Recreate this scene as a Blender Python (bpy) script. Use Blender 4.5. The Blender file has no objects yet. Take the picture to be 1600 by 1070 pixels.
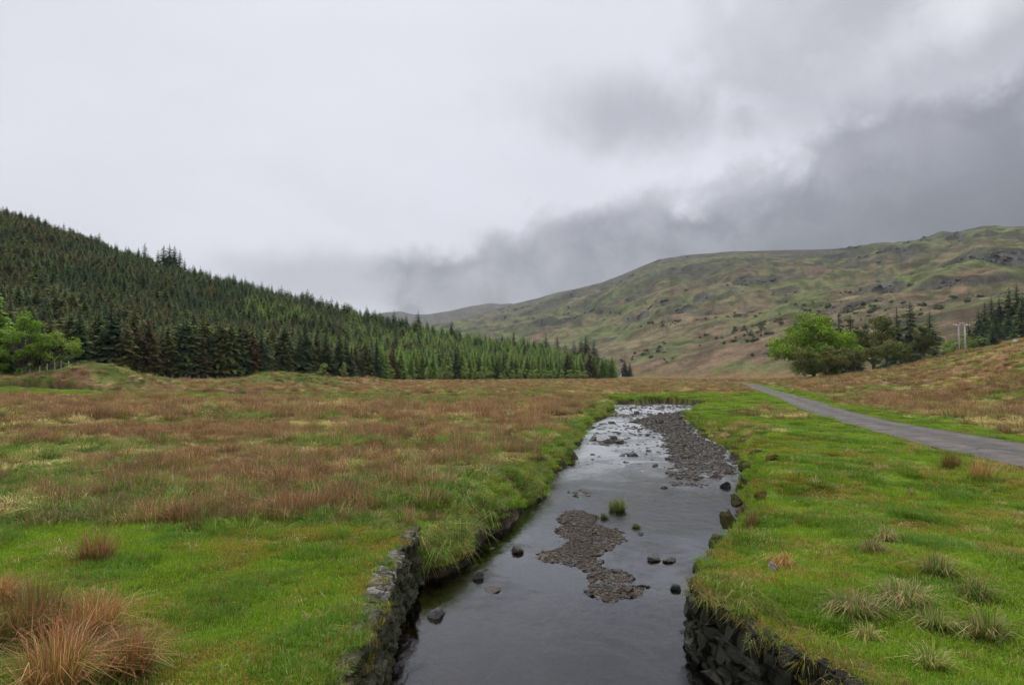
import bpy, bmesh, math, random
import numpy as np
from mathutils import Vector, Matrix, Euler

sc = bpy.context.scene
COL = sc.collection
rnd = random.Random(7)
rng = np.random.default_rng(11)
R = math.radians

# ------------------------------------------------------------------ camera
CAM_H = 3.0
PITCH = R(2.58)
FPX = 1067.0                      # 24 mm lens on 36 mm, in pixels of a 1600 wide picture
cam = bpy.data.cameras.new('camera'); cam.lens = 24.0; cam.sensor_width = 36.0
cam.clip_start = 0.1; cam.clip_end = 20000
camo = bpy.data.objects.new('camera', cam); COL.objects.link(camo)
camo.location = (0, 0, CAM_H); camo.rotation_euler = (R(90) + PITCH, 0, 0)
sc.camera = camo

# ------------------------------------------------------------------ world: overcast sky
SUN_EL, SUN_AZ = R(55), R(-25)    # azimuth from +Y towards +X
world = bpy.data.worlds.new('World'); sc.world = world; world.use_nodes = True
wn = world.node_tree.nodes; wl = world.node_tree.links; wn.clear()
class G:                          # tiny node-graph helper
    def __init__(s, nt): s.N = nt.nodes; s.L = nt.links
    def n(s, t, **kw):
        x = s.N.new(t)
        for k, v in kw.items(): setattr(x, k, v)
        return x
    def put(s, sock, v):
        if isinstance(v, bpy.types.NodeSocket): s.L.new(v, sock)
        elif v is not None: sock.default_value = v[:3] if sock.type == 'VECTOR' else v
    def m(s, op, a, b=None, c=None, clamp=False):
        x = s.n('ShaderNodeMath', operation=op); x.use_clamp = clamp
        for i, v in enumerate((a, b, c)):
            if v is not None: s.put(x.inputs[i], v)
        return x.outputs[0]
    def ss(s, v, lo, hi, a=0.0, b=1.0):
        x = s.n('ShaderNodeMapRange', interpolation_type='SMOOTHSTEP')
        s.put(x.inputs['Value'], v); s.put(x.inputs['From Min'], lo); s.put(x.inputs['From Max'], hi)
        s.put(x.inputs['To Min'], a); s.put(x.inputs['To Max'], b); return x.outputs[0]
    def noise(s, vec, scale, detail=4, rough=0.55, dist=0.0):
        x = s.n('ShaderNodeTexNoise'); s.put(x.inputs['Vector'], vec); x.inputs['Scale'].default_value = scale
        x.inputs['Detail'].default_value = detail; x.inputs['Roughness'].default_value = rough
        x.inputs['Distortion'].default_value = dist; return x.outputs['Fac']
    def mix(s, f, a, b, mode='MIX'):
        x = s.n('ShaderNodeMix', data_type='RGBA', blend_type=mode); x.clamp_factor = True
        s.put(x.inputs[0], f)
        for i, v in ((6, a), (7, b)):
            s.put(x.inputs[i], (*v, 1) if isinstance(v, tuple) and len(v) == 3 else v)
        return x.outputs[2]
g = G(world.node_tree)
sky = g.n('ShaderNodeTexSky', sky_type='NISHITA'); sky.sun_disc = False
sky.sun_elevation = SUN_EL; sky.sun_rotation = SUN_AZ; sky.dust_density = 2.0
tc = g.n('ShaderNodeTexCoord'); sep = g.n('ShaderNodeSeparateXYZ'); wl.new(tc.outputs['Generated'], sep.inputs[0])
dx, dy, dz = sep.outputs
az = g.m('ARCTAN2', dx, dy); el = g.m('ARCSINE', dz)
den = g.m('ADD', g.m('MAXIMUM', dz, 0.0), 0.16)           # look up at a flat cloud base
cv = g.n('ShaderNodeCombineXYZ'); g.put(cv.inputs[0], g.m('DIVIDE', dx, den)); g.put(cv.inputs[1], g.m('DIVIDE', dy, den)); cv.inputs[2].default_value = 3.1
n_big = g.noise(cv.outputs[0], 0.9, 3, 0.55, 0.4)
n_mid = g.noise(cv.outputs[0], 2.3, 4, 0.6, 0.3)
dirn = g.noise(tc.outputs['Generated'], 4.5, 5, 0.55, 0.5)
dirn2 = g.noise(tc.outputs['Generated'], 12.0, 6, 0.6, 0.3)
wob = g.m('ADD', g.m('MULTIPLY', g.m('SUBTRACT', dirn, 0.5), 1.5), g.m('MULTIPLY', g.m('SUBTRACT', dirn2, 0.5), 1.15))
azd = g.m('MULTIPLY', az, 57.2958); eld = g.m('MULTIPLY', el, 57.2958)
def blob(a0, e0, sa, se, tilt, lo, hi, wamp):
    ua = g.m('SUBTRACT', azd, a0); ue = g.m('SUBTRACT', eld, e0)
    ct, st = math.cos(R(tilt)), math.sin(R(tilt))
    u = g.m('DIVIDE', g.m('ADD', g.m('MULTIPLY', ua, ct), g.m('MULTIPLY', ue, st)), sa)
    v = g.m('DIVIDE', g.m('SUBTRACT', g.m('MULTIPLY', ue, ct), g.m('MULTIPLY', ua, st)), se)
    q = g.m('SQRT', g.m('ADD', g.m('MULTIPLY', u, u), g.m('MULTIPLY', v, v)))
    return g.ss(g.m('ADD', q, g.m('MULTIPLY', wob, wamp)), lo, hi, 1.0, 0.0)
# the low rain cloud: everything under a ragged edge that climbs to the right
line = g.m('MINIMUM', g.m('ADD', g.m('MULTIPLY', g.m('ADD', azd, 11.0), 0.235), 9.8), 24.0)
vv = g.m('ADD', g.m('SUBTRACT', eld, line), g.m('MULTIPLY', wob, 6.0))
aw = g.m('ADD', azd, g.m('MULTIPLY', wob, 9.0))
dark = g.m('MULTIPLY', g.m('MULTIPLY', g.ss(vv, -2.2, 0.9, 1.0, 0.0), g.ss(aw, -14.5, -9.5)), g.ss(azd, 90, 150, 1.0, 0.0))
deep = g.m('MULTIPLY', g.ss(vv, -12, -1.0, 1.0, 0.0), g.ss(aw, -8, 24))
puff = blob(9.5, 20.6, 12, 4.2, -4, 0.05, 1.2, 0.85)          # detached puff above it
veil = blob(37, 27, 25, 13, 14, 0.55, 1.15, 0.8)             # thin grey veil upper right
gap = blob(35.0, 24.8, 6.5, 2.8, 20, 0.1, 1.3, 0.85)          # bright break in it
low = blob(-15, 7.6, 13, 2.7, -2, 0.2, 1.1, 0.75)             # low bank over the forest ridge
zen = g.ss(eld, 24, 85, 1.0, 2.0)                            # an overcast sky is brighter overhead
base = g.mix(g.ss(n_big, 0.35, 0.7), (0.605, 0.612, 0.672), (0.655, 0.665, 0.725))
base = g.mix(g.ss(n_mid, 0.4, 0.75, 0.0, 0.2), base, (0.57, 0.575, 0.635))
tex = g.ss(dirn2, 0.3, 0.68, 0.65, 1.08)
c = g.mix(g.m('MULTIPLY', g.m('MULTIPLY', veil, tex), 0.62), base, (0.34, 0.345, 0.385))
c = g.mix(g.m('MULTIPLY', puff, 0.62), c, (0.27, 0.275, 0.31))
c = g.mix(g.m('MULTIPLY', low, 0.62), c, (0.34, 0.345, 0.39))
c = g.mix(g.m('MULTIPLY', g.m('MULTIPLY', dark, tex), 0.9), c, (0.225, 0.23, 0.262))
c = g.mix(g.m('MULTIPLY', g.m('MULTIPLY', dark, deep), g.ss(dirn, 0.3, 0.6, 0.6, 1.0)), c, (0.125, 0.13, 0.148))
c = g.mix(g.m('MULTIPLY', gap, 0.75), c, (0.72, 0.735, 0.78))
zs = g.n('ShaderNodeVectorMath', operation='SCALE'); wl.new(c, zs.inputs[0]); wl.new(zen, zs.inputs['Scale']); c = zs.outputs[0]
cs = g.n('ShaderNodeVectorMath', operation='SCALE'); wl.new(c, cs.inputs[0]); cs.inputs['Scale'].default_value = 8.7
c10 = g.mix(0.95, sky.outputs[0], cs.outputs[0])
bg = g.n('ShaderNodeBackground'); wl.new(c10, bg.inputs[0]); bg.inputs[1].default_value = 0.1
world.cycles.sampling_method = 'MANUAL'; world.cycles.sample_map_resolution = 256
wo = g.n('ShaderNodeOutputWorld'); wl.new(bg.outputs[0], wo.inputs[0])

sun = bpy.data.lights.new('sun', 'SUN'); sun.energy = 1.5; sun.angle = R(25); sun.color = (1.0, 0.97, 0.92)
suno = bpy.data.objects.new('sun', sun); COL.objects.link(suno); suno.location = (-40, 60, 120)
sd_ = Vector((math.cos(SUN_EL) * math.sin(SUN_AZ), math.cos(SUN_EL) * math.cos(SUN_AZ), math.sin(SUN_EL)))
suno.rotation_euler = sd_.to_track_quat('Z', 'Y').to_euler()

sc.view_settings.view_transform = 'Standard'; sc.view_settings.look = 'None'
sc.view_settings.gamma = 1.0; sc.view_settings.use_curve_mapping = False
sc.view_settings.exposure = 0.5
sc.render.engine = 'CYCLES'
sc.cycles.max_bounces = 6; sc.cycles.diffuse_bounces = 3; sc.cycles.glossy_bounces = 3
sc.cycles.transmission_bounces = 4; sc.cycles.transparent_max_bounces = 8
sc.cycles.use_denoising = True; sc.cycles.use_adaptive_sampling = True; sc.cycles.adaptive_threshold = 0.03; sc.cycles.adaptive_min_samples = 20

# ------------------------------------------------------------------ helpers
def px_dir(px, py):
    x = (px - 800) / FPX; u = (535 - py) / FPX
    cp, sp = math.cos(PITCH), math.sin(PITCH)
    return (x, cp - u * sp, sp + u * cp)
def at_z(px, py, z=0.0):          # where the sight line through a photo pixel meets height z
    d = px_dir(px, py); t = (z - CAM_H) / d[2]
    return (d[0] * t, d[1] * t)
def at_depth(px, depth): return ((px - 800) / FPX * depth, depth)
def z_at(px, py, depth):
    d = px_dir(px, py); return CAM_H + depth * d[2] / d[1]

_T = np.random.default_rng(3).random((512, 512))
def vnoise(x, y):
    xi = np.floor(x).astype(np.int64); yi = np.floor(y).astype(np.int64)
    fx = x - xi; fy = y - yi
    fx = fx * fx * fx * (fx * (fx * 6 - 15) + 10); fy = fy * fy * fy * (fy * (fy * 6 - 15) + 10)
    a = _T[xi & 511, yi & 511]; b = _T[(xi + 1) & 511, yi & 511]
    c_ = _T[xi & 511, (yi + 1) & 511]; d = _T[(xi + 1) & 511, (yi + 1) & 511]
    return (a + (b - a) * fx) * (1 - fy) + (c_ + (d - c_) * fx) * fy
def fbm(x, y, scale, octs=4, gain=0.5, ox=0.0, oy=0.0):
    s = 0; a = 1; t = 0; f = 1.0 / scale
    for o in range(octs):
        ca, sa = math.cos(o * 1.1 + .4), math.sin(o * 1.1 + .4)
        X, Y = x * ca - y * sa, x * sa + y * ca
        s = s + a * vnoise(X * f + ox + 17.3 * o, Y * f + oy + 9.1 * o); t += a; a *= gain; f *= 2.03
    return s / t
def sm(v, lo, hi):
    t = np.clip((v - lo) / (hi - lo), 0, 1); return t * t * (3 - 2 * t)
def seg_dist(x, y, P, closed=True):
    d2 = np.full(x.shape, 1e18); n = len(P)
    for i in range(n if closed else n - 1):
        ax, ay = P[i]; bx, by = P[(i + 1) % n]
        ex, ey = bx - ax, by - ay; L = ex * ex + ey * ey + 1e-12
        t = np.clip(((x - ax) * ex + (y - ay) * ey) / L, 0, 1)
        qx = x - ax - t * ex; qy = y - ay - t * ey
        d2 = np.minimum(d2, qx * qx + qy * qy)
    return np.sqrt(d2)
def inside(x, y, P):
    r = np.zeros(x.shape, bool); n = len(P)
    for i in range(n):
        ax, ay = P[i]; bx, by = P[(i + 1) % n]
        if ay == by: continue
        c_ = ((ay > y) != (by > y)) & (x < (bx - ax) * (y - ay) / (by - ay) + ax)
        r ^= c_
    return r
def sdist(x, y, P):               # positive outside
    d = seg_dist(x, y, P); return np.where(inside(x, y, P), -d, d)
def catmull(P, k=6):
    out = []; n = len(P)
    for i in range(n - 1):
        p0, p1, p2, p3 = [np.array(P[max(0, min(n - 1, j))], float) for j in (i - 1, i, i + 1, i + 2)]
        for q in range(k):
            t = q / k
            out.append(tuple(.5 * (2 * p1 + (p2 - p0) * t + (2 * p0 - 5 * p1 + 4 * p2 - p3) * t * t + (3 * p1 - p0 - 3 * p2 + p3) * t ** 3)))
    out.append(tuple(P[-1])); return out

def link(o, parent=None):
    COL.objects.link(o)
    if parent is not None: o.parent = parent
    return o
def tag(o, label=None, cat=None, group=None, kind=None):
    if label: o['label'] = label
    if cat: o['category'] = cat
    if group: o['group'] = group
    if kind: o['kind'] = kind
    return o
def empty(name, loc=(0, 0, 0), rz=0.0):
    o = bpy.data.objects.new(name, None); o.location = loc; o.rotation_euler = (0, 0, rz); o.empty_display_size = .2
    return link(o)
def mk_mesh(name, V, F, mat, cols=None, smooth=False):
    """V (n,3) array, F (m,k) array or list; cols (n,3) linear vertex colours"""
    me = bpy.data.meshes.new(name); V = np.asarray(V, np.float32)
    if isinstance(F, np.ndarray):
        k = F.shape[1]; m = len(F)
        me.vertices.add(len(V)); me.vertices.foreach_set('co', V.ravel())
        me.loops.add(m * k); me.loops.foreach_set('vertex_index', F.ravel().astype(np.int32))
        me.polygons.add(m); me.polygons.foreach_set('loop_start', np.arange(m, dtype=np.int32) * k)
        me.update(calc_edges=True)
    else:
        me.from_pydata([tuple(map(float, v)) for v in V], [], F); me.update()
    if cols is not None:
        a = me.color_attributes.new('col', 'FLOAT_COLOR', 'POINT')
        c4 = np.ones((len(V), 4), np.float32); c4[:, :3] = cols; a.data.foreach_set('color', c4.ravel())
    if smooth: me.polygons.foreach_set('use_smooth', np.ones(len(me.polygons), bool))
    if mat: me.materials.append(mat)
    return me
class MB:                          # collects pieces of one part
    def __init__(s): s.V = []; s.F = []; s.C = []
    def add(s, V, F, c=(1, 1, 1)):
        o = len(s.V); s.V += [tuple(v) for v in V]; s.F += [tuple(i + o for i in f) for f in F]
        s.C += ([tuple(c)] * len(V) if not hasattr(c[0], '__len__') else [tuple(q) for q in c])
    def tube(s, P, rad, n=6, c=(1, 1, 1), cap=True):
        P = [Vector(p) for p in P]; V = []; F = []
        for i, p in enumerate(P):
            t = (P[min(i + 1, len(P) - 1)] - P[max(i - 1, 0)]).normalized()
            a = t.orthogonal().normalized() if i == 0 else (a - t * a.dot(t)).normalized()
            b = t.cross(a); r = rad[i] if hasattr(rad, '__len__') else rad
            for k in range(n):
                q = 2 * math.pi * k / n; V.append(p + (a * math.cos(q) + b * math.sin(q)) * r)
        for i in range(len(P) - 1):
            for k in range(n): F.append((i * n + k, i * n + (k + 1) % n, (i + 1) * n + (k + 1) % n, (i + 1) * n + k))
        if cap: F.append(tuple(range(n - 1, -1, -1))); F.append(tuple((len(P) - 1) * n + k for k in range(n)))
        s.add(V, F, c)
    def box(s, x0, x1, y0, y1, z0, z1, c=(1, 1, 1)):
        V = [(x, y, z) for z in (z0, z1) for y in (y0, y1) for x in (x0, x1)]
        s.add(V, [(0, 2, 3, 1), (4, 5, 7, 6), (0, 1, 5, 4), (2, 6, 7, 3), (0, 4, 6, 2), (1, 3, 7, 5)], c)
    def mesh(s, name, mat, smooth=False): return mk_mesh(name, np.array(s.V), s.F, mat, np.array(s.C), smooth)
def obj(name, me, parent=None, loc=None):
    o = bpy.data.objects.new(name, me)
    if loc is not None: o.location = loc
    return link(o, parent)

# ------------------------------------------------------------------ materials
def new_mat(name):
    m = bpy.data.materials.new(name); m.use_nodes = True; m.node_tree.nodes.clear()
    return m, G(m.node_tree)
def attr(g_, name='col'):
    a = g_.n('ShaderNodeAttribute', attribute_name=name); return a.outputs['Color']
def leaf_mat(name, var=0.5, trans=0.3, hue=0.02, tint=None):
    m, g_ = new_mat(name)
    oi = g_.n('ShaderNodeObjectInfo')
    hs = g_.n('ShaderNodeHueSaturation'); g_.L.new(attr(g_), hs.inputs['Color'])
    g_.put(hs.inputs['Value'], g_.ss(oi.outputs['Random'], 0, 1, 1 - var / 2, 1 + var / 2))
    r2 = g_.m('FRACT', g_.m('MULTIPLY', oi.outputs['Random'], 7.31))
    g_.put(hs.inputs['Hue'], g_.ss(r2, 0, 1, 0.5 - hue, 0.5 + hue))
    col_ = hs.outputs[0]
    geo = g_.n('ShaderNodeNewGeometry')
    d = g_.n('ShaderNodeBsdfDiffuse'); g_.put(d.inputs[0], col_)
    t = g_.n('ShaderNodeBsdfTranslucent'); g_.put(t.inputs[0], col_)
    mx = g_.n('ShaderNodeMixShader'); mx.inputs[0].default_value = trans
    g_.L.new(d.outputs[0], mx.inputs[1]); g_.L.new(t.outputs[0], mx.inputs[2])
    gl = g_.n('ShaderNodeBsdfGlossy'); gl.inputs['Roughness'].default_value = .55; gl.inputs[0].default_value = (.8, .8, .8, 1)
    m2 = g_.n('ShaderNodeMixShader'); m2.inputs[0].default_value = .025
    g_.L.new(mx.outputs[0], m2.inputs[1]); g_.L.new(gl.outputs[0], m2.inputs[2])
    o = g_.n('ShaderNodeOutputMaterial'); g_.L.new(m2.outputs[0], o.inputs[0]); return m
def rough_mat(name, color=None, scale=4.0, var=0.5, bump=0.02, rough=0.9, spec=0.2, second=None, second_scale=2.0, lo=.5, hi=.62, objspace=True):
    m, g_ = new_mat(name)
    tc_ = g_.n('ShaderNodeTexCoord'); oi = g_.n('ShaderNodeObjectInfo')
    ad = g_.n('ShaderNodeVectorMath', operation='ADD'); g_.L.new(tc_.outputs['Object'], ad.inputs[0])
    rv = g_.n('ShaderNodeCombineXYZ')
    for i, k in enumerate((37.0, 71.0, 13.0)): g_.put(rv.inputs[i], g_.m('MULTIPLY', oi.outputs['Random'], k))
    g_.L.new(rv.outputs[0], ad.inputs[1]); v = ad.outputs[0]
    n = g_.noise(v, scale, 7, 0.65); n2 = g_.noise(v, scale * 5, 4, 0.6)
    c_ = (attr(g_) if color is None else color)
    f = g_.m('MULTIPLY', g_.ss(n, .25, .75, 1 - var, 1 + var), g_.ss(n2, .2, .8, .8, 1.2))
    f = g_.m('MULTIPLY', f, g_.ss(oi.outputs['Random'], 0, 1, .75, 1.25))
    mul = g_.n('ShaderNodeVectorMath', operation='SCALE'); g_.put(mul.inputs[0], c_); g_.put(mul.inputs['Scale'], f)
    out = mul.outputs[0]
    if second is not None: out = g_.mix(g_.ss(g_.noise(v, second_scale, 6, .65), lo, hi), out, second)
    b = g_.n('ShaderNodeBump'); b.inputs['Distance'].default_value = bump; b.inputs['Strength'].default_value = 1.0; g_.put(b.inputs['Height'], n)
    p = g_.n('ShaderNodeBsdfPrincipled'); g_.put(p.inputs['Base Color'], out); p.inputs['Roughness'].default_value = rough
    p.inputs['Specular IOR Level'].default_value = spec; g_.L.new(b.outputs[0], p.inputs['Normal'])
    o = g_.n('ShaderNodeOutputMaterial'); g_.L.new(p.outputs[0], o.inputs[0]); return m

M_grass = leaf_mat('short_grass', .3, .45, .010)
M_tuft = leaf_mat('moor_grass', .8, .42, .012)
M_spruce = leaf_mat('spruce_needles', .45, .4, .018)
M_larch = leaf_mat('larch_needles', .4, .4, .012)
M_leaf = leaf_mat('leaves', .2, .45, .008)
M_bark = rough_mat('bark', None, 3, .4, .03)
M_wallstone = rough_mat('wall_stone', None, 5, .6, .03, .9, .2, second=(.05, .055, .015, 1), second_scale=3.0, lo=.40, hi=.56)
M_shadewall = rough_mat('shaded_mossy_stone', None, 5, .7, .05, .85, .25, second=(.022, .026, .010, 1), second_scale=3.5, lo=.42, hi=.6)  # mossy wall stone, with the shade under the overhang put into its colour
M_pale = rough_mat('lichened_stone', None, 7, .45, .02, .95, .15, second=(.13, .11, .05, 1), second_scale=5, lo=.58, hi=.7)
M_rock = rough_mat('wet_stream_rock', None, 4, .5, .03, .6, .4)
M_rock2 = rough_mat('hill_rock', None, 1.5, .5, .1, .95, .1)
M_mossrock = rough_mat('mossy_hummock', None, 6, .6, .04, .95, .1)
M_gravel = rough_mat('gravel', None, 20, .4, .004, .75, .3)
M_wood = rough_mat('weathered_wood', (.30, .28, .25, 1), 6, .3, .01)
M_pole = rough_mat('pale_pole', (.58, .56, .52, 1), 3, .12, .005)
M_insul = rough_mat('porcelain', (.75, .75, .74, 1), 3, .1, .001, .4, .5)
M_wire = rough_mat('wire', (.16, .16, .16, 1), 3, .2, .001, .6)
M_house = rough_mat('whitewash', (.78, .77, .74, 1), 1, .1, .01)
M_slate = rough_mat('slate_roof', (.09, .095, .105, 1), 3, .3, .01)
M_dark = rough_mat('window_dark', (.02, .022, .025, 1), 1, .1, .001, .2, .5)
M_earth = rough_mat('earth_core', (.035, .028, .018, 1), 4, .5, .05)

# ------------------------------------------------------------------ layout of the valley floor
WATER_Z = -1.0
left_edge = [(-1.5, -12), (-1.72, 4), (-1.78, 6.7), (-1.80, 8.8), (-2.0, 10.8), (-1.95, 13.25)] + \
    [at_z(*p, WATER_Z) for p in [(652, 907), (690, 903), (722, 888), (737, 868), (744, 850), (790, 824), (805, 806), (846, 786), (853, 768), (868, 752),
     (868, 739), (894, 727), (898, 712), (902, 695), (912, 676), (928, 661), (945, 654), (961, 643), (944, 637), (922, 634)]] + [(-8, 91), (-40, 97), (-90, 104)]
right_edge = [(-90, 112), (-40, 105), (-3, 101)] + [at_z(*p, WATER_Z) for p in [(905, 628.5), (960, 632), (1000, 632.5), (1032, 630.5), (1080, 633.5),
     (1122, 641), (1096, 646), (1071, 654), (1087, 670), (1105, 688), (1130, 698)]] + \
    [(9.6, 28.6), (8.9, 26.2), (6.85, 20.4), (5.0, 15.5), (4.35, 14.2), (3.85, 12.95), (3.6, 12.3), (3.15, 11.55), (2.74, 10.2), (2.72, 9.8), (2.98, 8.4), (3.55, 6.7), (3.95, 5.4), (4.8, 2), (5.5, -12)]
STREAM = left_edge + right_edge
BAR1 = [at_z(*p, -.95) for p in [(890, 790), (915, 796), (935, 812), (955, 815), (978, 842), (966, 868), (1000, 905), (1010, 925), (990, 935), (958, 936), (915, 922), (880, 897), (852, 872), (843, 848), (856, 815)]]
BAR2 = [at_z(*p, -.95) for p in [(1166, 697), (1130, 692), (1098, 680), (1072, 656), (1095, 645), (1060, 643), (1020, 650), (992, 658), (1015, 668), (1042, 684), (1030, 700), (1046, 716), (1018, 742), (1050, 755), (1090, 761), (1128, 759), (1148, 748), (1166, 733)]]
BAR3 = [at_z(*p, -.98) for p in [(882, 768), (905, 760), (935, 768), (930, 773), (895, 777)]]
BAR4 = [at_z(*p, -.95) for p in [(925, 690), (960, 684), (975, 690), (950, 696)]]
ROADC = catmull([(9, -30), (12.5, -8), (15.6, 8), (17.9, 20), (19.4, 28.6), (21.1, 37.7), (22.8, 46), (27, 61.5), (32.6, 80), (38.6, 100), (50, 139), (60, 172), (67, 215), (66, 260), (55, 320), (60, 420)], 8)
ROADP = np.array(ROADC)

def ang(px): return math.atan((px - 800) / FPX)
def tab(pairs, depth=True):        # [(px, depth)] -> arrays over azimuth with ranges
    a = [ang(p) for p, _ in pairs]
    v = [(d / math.cos(q) if depth else d) for (p, d), q in zip(pairs, a)]
    return np.array(a), np.array(v)
FOOT = tab([(-1200, 140), (-400, 150), (0, 160), (150, 168), (300, 185), (500, 235), (650, 285), (800, 325), (955, 350), (1000, 360)])
RIDGE = tab([(-1200, 420), (-400, 500), (0, 500), (260, 430), (480, 440), (700, 430), (800, 420), (955, 390), (1000, 380)])
RZ = tab([(-1200, 192), (-400, 162), (0, 106), (130, 81.5), (260, 58), (370, 48.5), (480, 39.5), (600, 26.5), (700, 21), (800, 15.5), (870, 10), (930, 3), (965, 0), (1000, 0)], False)
HFOOT = tab([(-400, 900), (500, 900), (800, 900), (955, 640), (1000, 600), (1100, 520), (1200, 450), (1400, 330), (1600, 260), (2600, 260)])
HR = [(-400, 575, 3300), (300, 565, 3300), (560, 548, 3300), (650, 522, 3300), (700, 507, 3300), (740, 496, 3300), (770, 487, 3300), (800, 478, 3250), (870, 459, 3100), (940, 442, 2850), (985, 424, 2600), (1030, 405, 2400),
      (1080, 398, 2300), (1150, 393, 2250), (1230, 391, 2200), (1340, 388, 2100), (1400, 382, 2050), (1450, 374, 2000), (1500, 366, 1950), (1550, 360, 1900), (1600, 358, 1850), (1900, 350, 1700), (2600, 330, 1500)]
HRIDGE = tab([(p, d) for p, y, d in HR])
HZ = (np.array([ang(p) for p, y, d in HR]), np.array([z_at(p, y, d) for p, y, d in HR]))
SC_ = tab([(1080, 260), (1200, 215), (1300, 200), (1420, 180), (1500, 160), (1600, 130), (1900, 110), (2600, 90)])
SZ = tab([(1080, 0), (1200, .3), (1300, 2.2), (1360, 3.4), (1420, 5.0), (1500, 7.6), (1600, 9.2), (1900, 12), (2600, 14)], False)
RISE = tab([(-1200, 6), (-400, 5), (0, 3.2), (300, 1.4), (600, .3), (700, 0), (1600, 0)], False)
FARP = [(-400, 520), (300, 515), (500, 505), (560, 498), (600, 489), (625, 487), (645, 491), (668, 491), (700, 486), (735, 478), (765, 473), (782, 475), (800, 474), (815, 479), (850, 492), (950, 505), (1600, 520)]
FARZ = (np.array([ang(p) for p, y in FARP]), np.array([z_at(p, y, 5000 * math.cos(ang(p))) for p, y in FARP]))
def itp(T, a): return np.interp(a, T[0], T[1])

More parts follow.
